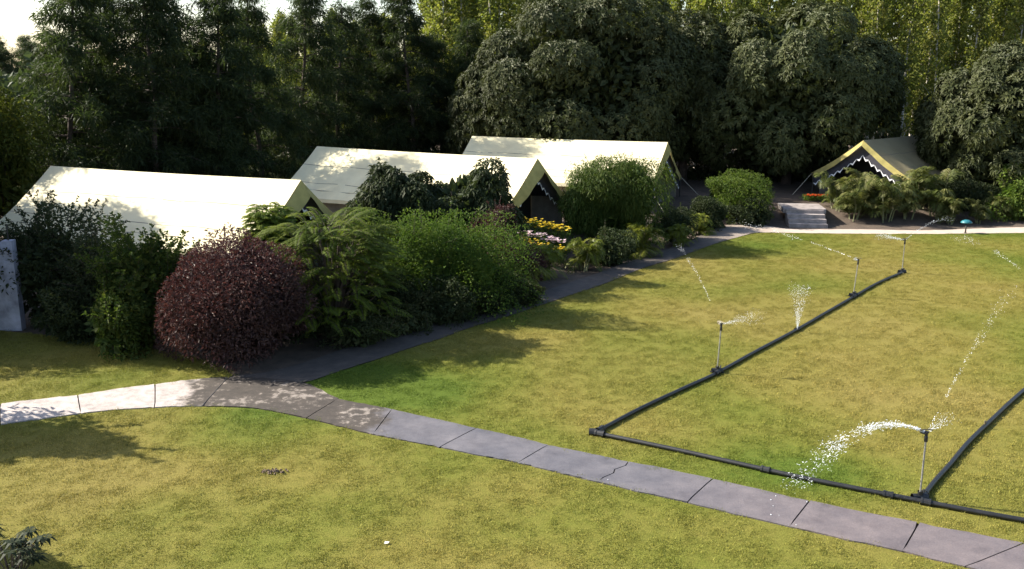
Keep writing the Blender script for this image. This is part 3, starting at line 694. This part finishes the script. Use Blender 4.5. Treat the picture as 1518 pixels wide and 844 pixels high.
pops = [poplar('poplar', at(1378, 60), 14.5, 'white-trunked poplar standing tallest in the gap right of the biggest mango'),
        poplar('poplar', at(1330, 62), 13.5, 'slim white-trunked poplar just left of the tallest one in the gap'),
        poplar('poplar', at(700, 66), 13.0, 'tall thin poplar with yellow-green leaves in the plantation behind the mango trees', 1.2),
        poplar('poplar', at(860, 68), 13.5, 'tall thin poplar with yellow-green leaves in the plantation behind the mango trees', 1.2)]
PL = 'tall thin poplar with yellow-green leaves in the plantation behind the mango trees'
i = 0
for row, Y in enumerate((62.5, 65.5, 69, 72.5, 76.5, 81)):
    x = -16 if row < 2 else -22
    while x < 46:
        i += 1
        xx = x + rs.normal() * .45; yy = Y + rs.normal() * .5; px = 759 + F * xx / (yy * cp + 7 * sp)
        if 1318 < px < 1392 and row < 1: x += 2.2; continue
        hs = (.94 + .16 * rs.rand()) * (1.0 if px > 640 else .72)
        dup(pops[2 + i % 2] if rs.rand() < .7 else pops[i % 2], (xx, yy, .66), rs.rand() * 6.28, hs, PL)
        x += 1.95 + rs.rand() * .6
# far wood and undergrowth, masses nobody could count
f = MB()
for (x0, x1, Y, hh, n) in ((-30, 60, 88, 9.5, 26000), (-90, 90, 120, 11, 26000), (-44, -8, 66, 8.5, 12000)):
    P = np.column_stack([x0 + (x1 - x0) * rs.rand(n), Y + rs.rand(n) * 8, rs.rand(n) ** .8 * hh])
    P[:, 2] *= .8 + .25 * np.sin(P[:, 0] * .9) * np.sin(P[:, 0] * .37 + 1)
    f.leaves(P, nrm(rdir(n) + np.array([0, 0, -.2])), rdir(n), .7, .5)
o = f.build('far_wood', M['far'], kind='stuff'); tag(o, 'distant wood of trees filling the horizon behind the poplars', 'wood')
f = MB(); n = 42000
X = -34 + 80 * rs.rand(n); Y0 = np.interp(X, [-34, -20, -8, 0, 8, 14, 22, 46], [40, 44, 54, 59, 58, 55, 56, 55])
P = np.column_stack([X, Y0 + rs.rand(n) * 5, .4 + rs.rand(n) * (1.5 + 1.0 * np.sin(X * 1.3) * np.sin(X * .41))])
f.leaves(P, nrm(rdir(n) + np.array([0, 0, .2])), rdir(n), .32, .12)
o = f.build('undergrowth', M['under'], kind='stuff'); tag(o, 'tangled dark undergrowth at the foot of the background trees', 'undergrowth')
# far bluish trees at the left
for i, (px, Y, s_) in enumerate(((-30, 120, .95), (2, 125, 1.0), (22, 118, .92), (40, 128, 1.0), (58, 122, .9))):
    dup(cas[i % 3], at(px, Y), i * 2.1, (s_ * 1.3, s_ * 1.3, s_), 'hazy distant tree under the white sky at the far left', 'hazy distant trees at far left')

# ------------------------------------------------------------ shrub border
bush('dark_shrub', g(82, 26), 1.65, 1.4, 3.4, 6500, M['dark_shrub'], 'tall dark straggly shrub beside the end of the whitewashed wall', 'shrub', .12, .05, 14, .2, 130, .8, jit=.28, amp=1.6, lobe=.36)
bush('dark_shrub', g(150, 25), 1.2, 1.1, 2.7, 4800, M['dark_shrub'], 'dark small-leaved shrub between the straggly one and the leafy one', 'shrub', .11, .05, 12, .2, 100, .7, jit=.28, amp=1.6, lobe=.36)
bush('leafy_shrub', g(215, 23.6), 1.05, 1.0, 3.3, 5200, M['mid_shrub'], 'upright leafy shrub standing against the bright roof of the nearest tent', 'shrub', .13, .06, 12, .3, 130, .7, jit=.28, amp=1.7, lobe=.34)
bush('leafy_shrub', g(178, 22.9), .95, .8, 1.9, 4500, M['mid_shrub'], 'low yellowish leafy shrub at the foot of the upright leafy one', 'shrub', .11, .05, 12, .3, 40, .5)
bush('purple_bush', g(362, 22.7), 1.95, 1.85, 3.1, 36000, M['purple'], 'large rounded purple-red bush where the paths meet', 'bush', .095, .034, 26, .25, 120, .35, lobe=.38, amp=.45)
feather_shrub('feathery_shrub', g(494, 24.5), 2.6, 3.85, 'wide bright green shrub with feathery plumes right of the purple bush')
feather_shrub('feathery_shrub', g(408, 26.0), 1.1, 3.3, 'smaller feathery shrub poking up behind the top of the purple bush')
bush('bright_bush', g(668, 27.2), 2.1, 1.6, 3.1, 26000, M['bright'], 'bright green small-leaved bush in the middle of the border', 'bush', .085, .032, 24, .4, 110, .4)
bush('green_bush', g(566, 28.0), 1.5, 1.3, 2.6, 10000, M['weeping'], 'low dark green bush between the feathery shrub and the bright bush', 'bush', .09, .035, 16, .3, 50, .4)
for px, Y, rx_, h_, lab in ((455, 24.3, .9, 1.5, 'low dark bush right of the purple bush in its shade'), (520, 25.0, 1.1, 1.5, 'low dark bush under the feathery plumes'),
                            (592, 25.8, 1.0, 1.4, 'low dark bush under the left side of the bright green bush'), (660, 26.2, 1.1, 1.3, 'low dark bush at the front foot of the bright green bush'),
                            (722, 27.8, 1.0, 1.5, 'low dark bush at the right foot of the bright green bush'), (120, 24.2, 1.2, 1.4, 'low dark bush in front of the straggly shrub by the wall')):
    bush('low_hedge_bush', g(px, Y), rx_, rx_ * .85, h_, 5200, M['dark_shrub'], lab, 'bush', .10, .04, 12, .3, 20, .3)
for px, py, rx_, h_, lab in ((528, 512, .9, .8, 'low ground cover bush at the fork of the dark side path'), (585, 494, 1.0, .8, 'low ground cover bush hanging over the side path under the green bush'),
                            (650, 478, 1.0, .9, 'low ground cover bush hanging over the side path before the bright bush'), (712, 463, 1.0, .8, 'low ground cover bush at the side path right of the bright bush'),
                            (770, 450, .9, .7, 'low ground cover bush at the side path under the small purple bush')):
    p_ = gp(px, py); bush('ground_cover_bush', (p_.x, p_.y, -.02), rx_, rx_ * .7, h_, 3000, M['under'], lab, 'bush', .09, .035, 9, .3, 14, .25)
bush('round_bush', g(602, 32), 1.62, 1.3, 3.15, 17000, M['dark_shrub'], 'left one of two rounded dark glossy bushes in front of the flower-bed tent roof', 'bush', .20, .065, 10, -.2, 20, .3, droop=.5, lobe=.34, amp=1.7)
bush('round_bush', g(692, 32), 1.72, 1.4, 3.45, 20000, M['dark_shrub'], 'right and taller of two rounded dark glossy bushes before the flower-bed tent', 'bush', .20, .065, 10, -.2, 20, .3, droop=.5, lobe=.34, amp=1.7)
bush('purple_bush', g(735, 30), 1.0, 1.0, 2.75, 8000, M['purple'], 'smaller purple-red bush beside the yellow flower bed', 'bush', .09, .034, 14, .3, 50, .4)
bush('purple_bush', g(775, 30.5), 1.0, .9, 1.5, 6000, M['purple'], 'low dark purple bush below the yellow flowers', 'bush', .09, .034, 14, .3, 30, .3)
bush('weeping_bush', g(918, 38.3), 2.0, 1.9, 3.95, 26000, M['weeping'], 'big rounded weeping green bush between the two open tent gables', 'bush', .13, .035, 24, -.2, 60, .4, droop=.6)
bush('weeping_bush', g(868, 38), 1.1, 1.1, 2.6, 9000, M['weeping'], 'smaller weeping bush on the left flank of the big weeping bush', 'bush', .13, .035, 14, -.2, 30, .4, droop=.6)
bush('light_green_bush', g(1092, 45), 1.85, 1.5, 2.3, 16000, M['lime'], 'light green bushy shrub in front of the biggest mango', 'bush', .11, .035, 20, .3, 70, .4)
bush('low_hedge_bush', g(1048, 42.5), 1.1, 1.0, 1.5, 5000, M['dark_shrub'], 'low dark bush below the light green shrub, left part', 'bush', .10, .04, 12, .3, 20, .3)
bush('low_hedge_bush', g(1110, 43.8), 1.3, 1.0, 1.3, 6000, M['dark_shrub'], 'low dark bush below the light green shrub, beside the steps', 'bush', .10, .04, 12, .3, 20, .3)
bush('low_hedge_bush', g(905, 34.3), .9, .8, 1.3, 5000, M['dark_shrub'], 'low dark bush between the two yellow-green ferns', 'bush', .10, .04, 12, .3, 20, .3)
bush('low_hedge_bush', g(1000, 39.5), 1.0, .9, 1.5, 5000, M['dark_shrub'], 'low dark bush in front of the farthest tent gable', 'bush', .10, .04, 12, .3, 20, .3)
bush('low_hedge_bush', g(620, 25.7), .9, .8, 1.0, 4000, M['under'], 'low brownish bush at the foot of the bright green bush', 'bush', .10, .04, 12, .3, 20, .3)
bush('right_bush', g(1512, 45.2), 1.4, 1.2, 2.6, 9000, M['lime'], 'leafy green bush at the right edge beside the sandy path', 'bush', .15, .07, 14, .2, 30, .4)
ferns = [palm('fern_palm', g(952, 36), 1.7, 'large yellow-green ferny palm in front of the big weeping bush', 'fern', 9, 7, 'ferny palms in the border', ll=1.2),
         palm('fern_palm', g(862, 33.2), 1.5, 'yellow-green ferny palm where the side path bends', 'fern', 7, 7, 'ferny palms in the border', ll=1.1)]
for px, Y, k, s_, rz, lab in ((812, 32, 1, .95, 2, 'ferny palm left of the bend, below the yellow flowers'), (1040, 41.2, 0, .75, 1, 'small ferny palm where the side path meets the sandy path'),
                          (775, 30, 1, .9, 4, 'dark ferny palm in shade under the small purple bush'), (905, 35.5, 1, .75, 3, 'small ferny palm left of the large yellow-green one'),
                          (1000, 38.2, 1, .8, 5, 'small ferny palm right of the large yellow-green one')):
    dup(ferns[k], g(px, Y), rz, s_, lab)
PG = 'areca palms in front of the khaki tent'
pal = [palm('areca_palm', g(1262, 44.6), 2.75, 'bushy areca palm beside the stone steps', 'palm', 7, 6, PG, ll=1.65, hang=.10, up=54),
       palm('areca_palm', g(1312, 44.4), 2.5, 'areca palm below the middle of the scalloped gable', 'palm', 7, 6, PG, ll=1.65, hang=.10, up=54)]
for px, Y, k, s_, rz, lab in ((1290, 45.3, 0, 1.02, 2.2, 'taller areca palm between the steps palm and the middle one'), (1345, 44.6, 0, .95, 1.4, 'areca palm below the right gable corner of the shaded tent'),
                          (1388, 45, 1, 1.05, 3, 'areca palm in front of the shaded tent roof, right of its gable'), (1362, 46, 0, 1.0, 4, 'areca palm set back against the shaded tent side'),
                          (1240, 45.8, 1, .85, 5, 'pale small areca palm beside the top of the stone steps'), (1408, 44, 1, .6, .6, 'small areca palm left of the teal garden lamp'),
                          (1452, 44.2, 0, .58, 2.6, 'small areca palm right of the teal garden lamp'), (1480, 45, 1, .62, 4.4, 'small areca palm in front of the right mango trunk')):
    dup(pal[k], g(px, Y), rz, s_, lab)
bush('shade_bush', g(1430, 46), 1.6, 1.0, 1.5, 6000, M['dark_shrub'], 'dark bush behind the teal garden lamp', 'bush', .11, .045, 12, .2, 20, .3)
# off frame plants at the left whose shade falls on the foreground lawn
bush('broad_tree', (-15.0, 18.2, -.02), 2.6, 1.4, 4.9, 7000, M['mid_shrub'], 'leafy tree beyond the left edge shading the foreground lawn', 'tree', .2, .08, 20, .1, 30, .6, 1.8)
bush('leafy_shrub', (-9.35, 12.75, -.02), .75, .7, 2.3, 3200, M['mid_shrub'], 'leafy shrub beyond the left edge near the corner plant', 'shrub', .13, .05, 10, .2, 20, .4)
bush('leafy_shrub', (-16.1, 23.5, -.02), 2.2, 1.3, 5.0, 8000, M['dark_shrub'], 'dark shrub in front of the wall beyond the left edge', 'shrub', .13, .05, 14, .2, 20, .4)

# flower bed
def flower_plant(name, loc, h, col, label, group, cat='flowers'):
    root = empty(name, loc, 0, label, cat, group); f = MB(); b2 = MB(); n = 260
    P = rs.normal(size=(n, 3)) * np.array([.16, .14, 0]); P[:, 2] = rs.rand(n) * h * .88
    f.leaves(P, nrm(rdir(n) + np.array([0, 0, .7])), rdir(n), .13, .035)
    for i in range(17):
        c = np.array([rs.normal() * .16, rs.normal() * .13, h * (.80 + .20 * rs.rand())]); q = 14
        an = np.arange(q) * 2 * np.pi / q
        D = np.column_stack([np.cos(an), np.sin(an), .25 + .5 * rs.rand(q)])
        b2.leaves(np.repeat(c[None], q, 0), D, np.tile([0, 0, 1.], (q, 1)), .085, .05)
        f.leaves(c[None] * np.array([.6, .6, .3]), nrm(c[None]), np.array([[1., 0, 0]]), h * .75, .012)
    f.build('foliage', M['bright'], root); b2.build('blooms', M[col], root); return root
FG = 'flowering plants in the bed before the tent gable'
q1 = flower_plant('flower_plant', g(772, 35.2), 1.0, 'yellow_flower', 'yellow flowering plant at the left end of the back row in the bed', FG)
for k in range(7):
    dup(q1, g(783 + k * 9.0, 35.2 + .1 * (k % 2)), k * 1.1, .92 + .14 * rs.rand(), 'yellow flowering plant in the back row of the bed before the tent')
q2 = flower_plant('flower_plant', g(778, 34.4), .75, 'pink_flower', 'pale pink flowering plant at the left end of the middle row in the bed', FG)
for k in range(5):
    dup(q2, g(790 + k * 10, 34.4 + .12 * (k % 2)), k * 1.7, .9 + .14 * rs.rand(), 'pale pink flowering plant in the middle row of the bed before the tent')
for k in range(6):
    dup(q1, g(776 + k * 11, 33.6 + .1 * (k % 2)), k * 2.1, .66 + .1 * rs.rand(), 'short yellow flowering plant in the front row of the bed')
q3 = flower_plant('flower_plant', g(1196, 47.2), .3, 'red_flower', 'low red flowering plant at the top of the stone steps, leftmost', 'red flowers above the stone steps')
for k in range(4): dup(q3, g(1203 + k * 9, 47.2), k * 1.3, 1, 'low red flowering plant at the top of the stone steps')

# stone steps up to the shaded tent
p = gp(1203, 340); root = empty('stone_steps', (p.x, p.y + .3, -.03), R(-8), 'pale stone steps climbing from the sandy path to the shaded tent', 'steps')
for k in range(4):
    sm = MB(); sm.box((0, .40 * k + .45, .085 + .17 * k / 2 + .0), (1.75, .40 if k < 3 else 1.6, .17 * (k + 1)) if k < 3 else (1.75, .40, .17 * 4))
    sm.v[-1][:, 2] += 0; sm.build('step', M['stone'], root)
MB().box((0, 2.6, .60), (2.0, 2.0, .22)).build('landing', M['stone'], root)
# whitewashed wall
p = gp(32, 489); root = empty('garden_wall', (p.x, p.y, -.03), R(6), 'stained whitewashed garden wall end at the left edge behind the lawn', 'wall')
wm = MB(); wm.box((-4.25, .14, 1.24), (8, .24, 2.5)); wm.build('wall', M['whitewash'], root)
wm = MB(); wm.box((-.13, .14, 1.28), (.28, .30, 2.56)); wm.build('pier', M['whitewash'], root)
wm = MB(); wm.tube([(-.12, .14, 2.5), (-.12, .14, 3.0)], .02); wm.build('iron_post', M['pole'], root)

# ------------------------------------------------------------ irrigation
def pipe(px, label, ext=None):
    P = np.array([tuple(gp(x, y, .055)) for x, y in px]); o = []
    for i in range(len(P) - 1):
        p0 = P[max(i - 1, 0)]; p1 = P[i]; p2 = P[i + 1]; p3 = P[min(i + 2, len(P) - 1)]
        for k in range(8):
            q = k / 8; o.append(.5 * ((2 * p1) + (-p0 + p2) * q + (2 * p0 - 5 * p1 + 4 * p2 - p3) * q * q + (-p0 + 3 * p1 - 3 * p2 + p3) * q ** 3))
    o.append(P[-1]); o = np.array(o); o[:, 2] = .05
    b2 = MB(); b2.tube(o, .043, 10); ob = b2.build('irrigation_pipe', M['black'], smooth=True); tag(ob, label, 'pipe', 'black irrigation pipes on the lawn')
    return ob, o
pA, oA = pipe([(884, 640), (950, 605), (1012, 576), (1062, 553), (1120, 521), (1182, 488), (1225, 463), (1265, 440), (1300, 420), (1337, 404)], 'black irrigation pipe carrying three sprinklers and a leaking joint across the lawn')
pB, oB = pipe([(880, 641), (1000, 666), (1090, 686), (1180, 706), (1270, 724), (1362, 742), (1440, 757), (1518, 771), (1700, 803)], 'black irrigation pipe lying along the concrete path')
pC, oC = pipe([(1366, 739), (1385, 714), (1410, 686), (1435, 656), (1470, 622), (1518, 578), (1600, 512), (1680, 460)], 'black irrigation pipe running off the right edge from the nearest sprinkler')
def collar(par, p, d, ln=.16, r=.068, name='coupling'):
    b2 = MB(); d = Vector(d).normalized(); p = Vector(p)
    b2.tube([p - d * ln / 2, p - d * ln * .3, p - d * ln * .29, p + d * ln * .29, p + d * ln * .3, p + d * ln / 2], [r, r, r * .86, r * .86, r, r], 10)
    return b2.build(name, M['black'], par)
dA = oA[1] - oA[0]; dB = oB[1] - oB[0]
collar(pA, oA[1], dA, .2, .075); collar(pB, oB[1], dB, .2, .075)
b2 = MB(); b2.tube([oB[0] + np.array([-.09, .02, 0]), oB[0] + np.array([.04, 0, 0])], .078, 10); b2.build('elbow', M['black'], pB)
for i in (24, 40, 56): collar(pA, oA[i], oA[i] - oA[i - 1])
for i in (20, 36, 41): collar(pB, oB[i], oB[i] - oB[i - 1])
collar(pC, oC[2], oC[2] - oC[1], .2, .075)
b2 = MB(); b2.lathe([(.0, 0), (.02, 0), (.02, .07), (.0, .07)], (oC[30][0], oC[30][1], .09)); b2.build('plug', M['brass'], pC)

def sprinkler(px, py, label, lean=(0, 0), face=0):
    p = gp(px, py, 0); root = empty('sprinkler', p, 0, label, 'sprinkler', 'impact sprinklers on risers')
    b2 = MB(); b2.tube([(-.13, 0, .055), (.13, 0, .055)], .07, 8); b2.tube([(0, 0, .05), (0, 0, .17)], .045, 8); b2.tube([(-.16, .05, .02), (.16, -.05, .02)], .022, 4)
    b2.tube([(.02, -.16, .02), (-.02, .16, .02)], .022, 4); b2.tube([(.07, .05, .07), (.1, .09, .16)], .02, 6); b2.build('base_tee', M['black'], root)
    tx, ty = lean; h = 1.16
    b2 = MB(); b2.tube([(0, 0, .12), (tx * .5, ty * .5, h * .5), (tx, ty, h)], .0165, 8); b2.build('riser', M['steel'], root, smooth=True)
    hd = empty('tmp'); C.objects.unlink(hd); bpy.data.objects.remove(hd)
    b2 = MB(); b2.lathe([(0, h - .10), (.03, h - .10), (.032, h - .02), (.024, h), (.026, h + .05), (.04, h + .055), (.04, h + .075), (0, h + .085)], (tx, ty, 0), 10)
    hb = b2.build('head', M['black'], root)
    c_, s_ = math.cos(face), math.sin(face); b2 = MB()
    b2.tube([(tx, ty, h + .03), (tx + c_ * .07, ty + s_ * .07, h + .05), (tx + c_ * .12, ty + s_ * .12, h + .075)], [.018, .015, .011], 6); b2.build('nozzle', M['brass'], hb)
    b2 = MB(); b2.tube([(tx - c_ * .10, ty - s_ * .10, h + .10), (tx, ty, h + .115), (tx + c_ * .11, ty + s_ * .11, h + .10)], [.012, .009, .014], 6); b2.build('impact_arm', M['brass'], hb)
    return p + Vector((tx, ty, h + .05))
h1 = sprinkler(1363, 742, 'nearest irrigation sprinkler, throwing a white arc of water to the left', face=math.pi)
h2 = sprinkler(1063, 553, 'irrigation sprinkler near the bend of the pipe, left of the others', (.04, 0), face=2.2)
h3 = sprinkler(1265, 440, 'irrigation sprinkler with flat head between the leak and the pipe end', (.06, 0), face=2.6)
h4 = sprinkler(1337, 405, 'irrigation sprinkler at the far end of the pipe', (.0, 0), face=2.9)

CUB = np.array([(x, y, z) for z in (-1, 1) for y in (-1, 1) for x in (-1, 1)], float) * .62
def drops(b2, P, r, V=None, st=1.0):
    """droplets: small facetted beads, stretched along V"""
    n = len(P); r = np.broadcast_to(np.asarray(r, float), (n,))
    A = rdir(n); B = nrm(np.cross(A, rdir(n))); Cc = np.cross(A, B)
    o = (CUB[None, :, :1] * A[:, None] + CUB[None, :, 1:2] * B[:, None] + CUB[None, :, 2:] * Cc[:, None]) * r[:, None, None]
    if V is not None:
        Vn = nrm(np.broadcast_to(V, (n, 3))); o = o + Vn[:, None] * (np.einsum('nij,nj->ni', o, Vn) * (st - 1))[..., None]
    v = P[:, None] + o
    fq = np.array([(0, 2, 3, 1), (4, 5, 7, 6), (0, 1, 5, 4), (2, 6, 7, 3), (0, 4, 6, 2), (1, 3, 7, 5)])
    b2.add(v.reshape(-1, 3), (np.arange(n)[:, None, None] * 8 + fq[None]).reshape(-1, 4))
def jet(S, Lnd, rise, n, spread, label, r=(.004, .010), t0=0, t1=1, gaps=(), streak=2.0, clump=0, pw=1.3, fall=0):
    S = np.array(S); E = np.array(Lnd); b2 = MB(); q = t0 + (t1 - t0) * rs.rand(n)
    if clump:
        cc = t0 + (t1 - t0) * rs.rand(clump); k = rs.rand(n) < .7; q[k] = np.clip(cc[rs.randint(0, clump, k.sum())] + rs.normal(size=k.sum()) * .012, 0, 1)
    for a, b3 in gaps: q = q[(q < a) | (q > b3)]
    n = len(q); P = S + (E - S) * q[:, None]; P[:, 2] += rise * 4 * q * (1 - q)
    V = np.repeat((E - S)[None], n, 0); V[:, 2] += rise * 4 * (1 - 2 * q)
    P += rs.normal(size=(n, 3)) * (.008 + spread * q ** pw)[:, None]
    if fall: P[:, 2] -= np.abs(rs.normal(size=n)) * fall * q ** 2
    P = P[P[:, 2] > .01]; n = len(P)
    drops(b2, P, r[0] + (r[1] - r[0]) * rs.rand(n) ** 2, V[:n], streak)
    o = b2.build('water_jet', M['water']); return tag(o, label, 'water', None)
e1 = gp(1168, 752, 0)
jet(h1, gp(1172, 722, 0), .55, 1700, .11, 'white arc of water thrown left by the nearest sprinkler', (.0015, .0055), gaps=((.56, .60), (.80, .85)), clump=60, fall=.16, streak=3.5)
jet(h1, gp(1497, 432, .2), .15, 380, .15, 'long thin jet thrown away from the nearest sprinkler toward the far lawn', (.002, .0085), t0=.02, gaps=((.08, .13), (.52, .56)), streak=3, pw=2)
jet(h1, np.array(h1) + np.array([.55, .35, .12]), .02, 260, .06, 'short wisp of spray on the right of the nearest sprinkler head', (.002, .005))
jet(h2, gp(996, 353, .1), .25, 420, .10, 'long thin jet thrown up the lawn from the leftmost sprinkler', (.002, .008), gaps=((.02, .14), (.55, .62), (.78, .86)), streak=4, pw=2)
jet(h2, np.array(h2) + np.array([.9, .1, .2]), .0, 420, .10, 'misty fan of spray right of the leftmost sprinkler head', (.002, .005))
jet(h3, gp(1085, 330, .3), .15, 260, .12, 'faint jet thrown left toward the stone steps from the flat-headed sprinkler', (.003, .009), gaps=((.30, .36), (.6, .68)), streak=4, pw=2)
jet(h3, np.array(h3) + np.array([-.14, -.03, .05]), .0, 60, .03, 'small splash at the head of the flat-headed sprinkler', (.004, .008))
jet(h4, np.array(h4) + np.array([-.9, .2, .16]), .0, 420, .07, 'white spray left of the farthest sprinkler head', (.003, .007))
jet(h4, gp(1415, 325, 1.2), .25, 160, .05, 'thin jet right of the farthest sprinkler crossing the sandy path', (.004, .008), streak=4)
jet(gp(1545, 430, .9), gp(1415, 352, .1), .35, 260, .10, 'dashed jet entering from the right edge and falling on the far lawn', (.003, .009), t0=.2, gaps=((.46, .66),), streak=4)
b2 = MB(); S = np.array(gp(1182, 488, .1)); n = 800                    # leaking joint: upright fan
q = rs.rand(n) ** 1.4; an = rs.normal(size=n) * .13; a2 = rs.normal(size=n) * .12
k = rs.rand(n) < .5; an[k] = np.array([-.16, -.06, .05, .15])[rs.randint(0, 4, k.sum())] + rs.normal(size=k.sum()) * .02
P = S + np.column_stack([q * 1.4 * np.sin(an), q * 1.4 * np.sin(a2), q * 1.5 * np.cos(an) - q * q * .25]); drops(b2, P, .002 + .003 * rs.rand(n), P - S, 2.5)
tag(b2.build('water_jet', M['water']), 'upright fan of water leaking from a joint in the long pipe', 'water')
b2 = MB(); P = []                                                        # drops that have splashed on the slabs
for px, py in ((1150, 735), (1143, 741), (1146, 750), (1143, 763), (1155, 764), (1196, 744), (1180, 778), (901, 711)):
    P.append(tuple(gp(px, py, .034)))
drops(b2, np.array(P), .006 + .004 * rs.rand(len(P))); tag(b2.build('water_drops', M['water'], kind='stuff'), 'bright water drops splashed on the slabs below the arc', 'water')

# teal garden lamp
p = gp(1431, 346, 0); root = empty('garden_lamp', p, 0, 'small teal mushroom garden lamp at the far edge of the lawn', 'lamp')
b2 = MB(); b2.lathe([(0, -.05), (.035, -.05), (.03, .52), (0, .52)], k=10); b2.build('post', M['pole'], root, smooth=True)
b2 = MB(); b2.lathe([(0, .46), (.24, .47), (.25, .50), (.20, .56), (.10, .61), (0, .62)], k=16); b2.build('cap', M['teal'], root, smooth=True)
b2 = MB(); b2.lathe([(0, -.02), (.07, -.02), (.07, .03), (0, .04)], k=10); b2.build('foot', M['pole'], root)
# scraps on the lawn
p = gp(573, 805, .02); b2 = MB(); b2.grid(np.array([[[-.035, -.03, .0], [-.03, .03, .012]], [[.03, -.03, .015], [.04, .03, .004]]]) + np.array([0, 0, 0])); o = b2.build('paper_scrap', M['paper']); o.location = p; tag(o, 'tiny white scrap of paper on the foreground lawn', 'litter')
p = gp(405, 700, .0); b2 = MB(); n = 60; P = rs.normal(size=(n, 3)) * np.array([.09, .05, .012]); P[:, 2] = abs(P[:, 2]) + .01; drops(b2, P, .022); o = b2.build('earth_clod', M['clod']); o.location = p; tag(o, 'small brown clod of earth on the foreground lawn', 'clod')
# corner plant
p = gp(22, 880, 0); p.z = -.02; root = empty('corner_plant', p, 0, 'shade-darkened leafy plant in the bottom left corner with drooping leaves on thin stalks', 'plant')
f = MB(); st = MB()
for i in range(22):
    a = rs.rand() * 6.28; e = np.array([math.cos(a) * .48 * rs.rand() ** .5, math.sin(a) * .4 * rs.rand() ** .5, .45 + .5 * rs.rand()])
    st.tube([(0, 0, 0), e * np.array([.4, .4, .6]), e], [.012, .009, .005], 5); q = 9
    an = np.arange(q) * 2 * np.pi / q + rs.rand(); D = np.column_stack([np.cos(an), np.sin(an), -.25 + .5 * rs.rand(q)])
    f.leaves(np.repeat(e[None], q, 0), D, np.tile([0, 0, 1.], (q, 1)), .15 + .06 * rs.rand(q), .05, droop=.35)
e = np.array([.47, .10, .82]); st.tube([(0, 0, 0), (.2, .02, .5), e], [.012, .009, .006], 5); q = 8
an = np.arange(q) * 2 * np.pi / q; D = np.column_stack([np.cos(an), np.sin(an), -.1 + .3 * rs.rand(q)]); f.leaves(np.repeat(e[None], q, 0), D, np.tile([0, 0, 1.], (q, 1)), .17, .05, droop=.4)
f.build('foliage', M['corner'], root); st.build('stalks', M['bark'], root, smooth=True)
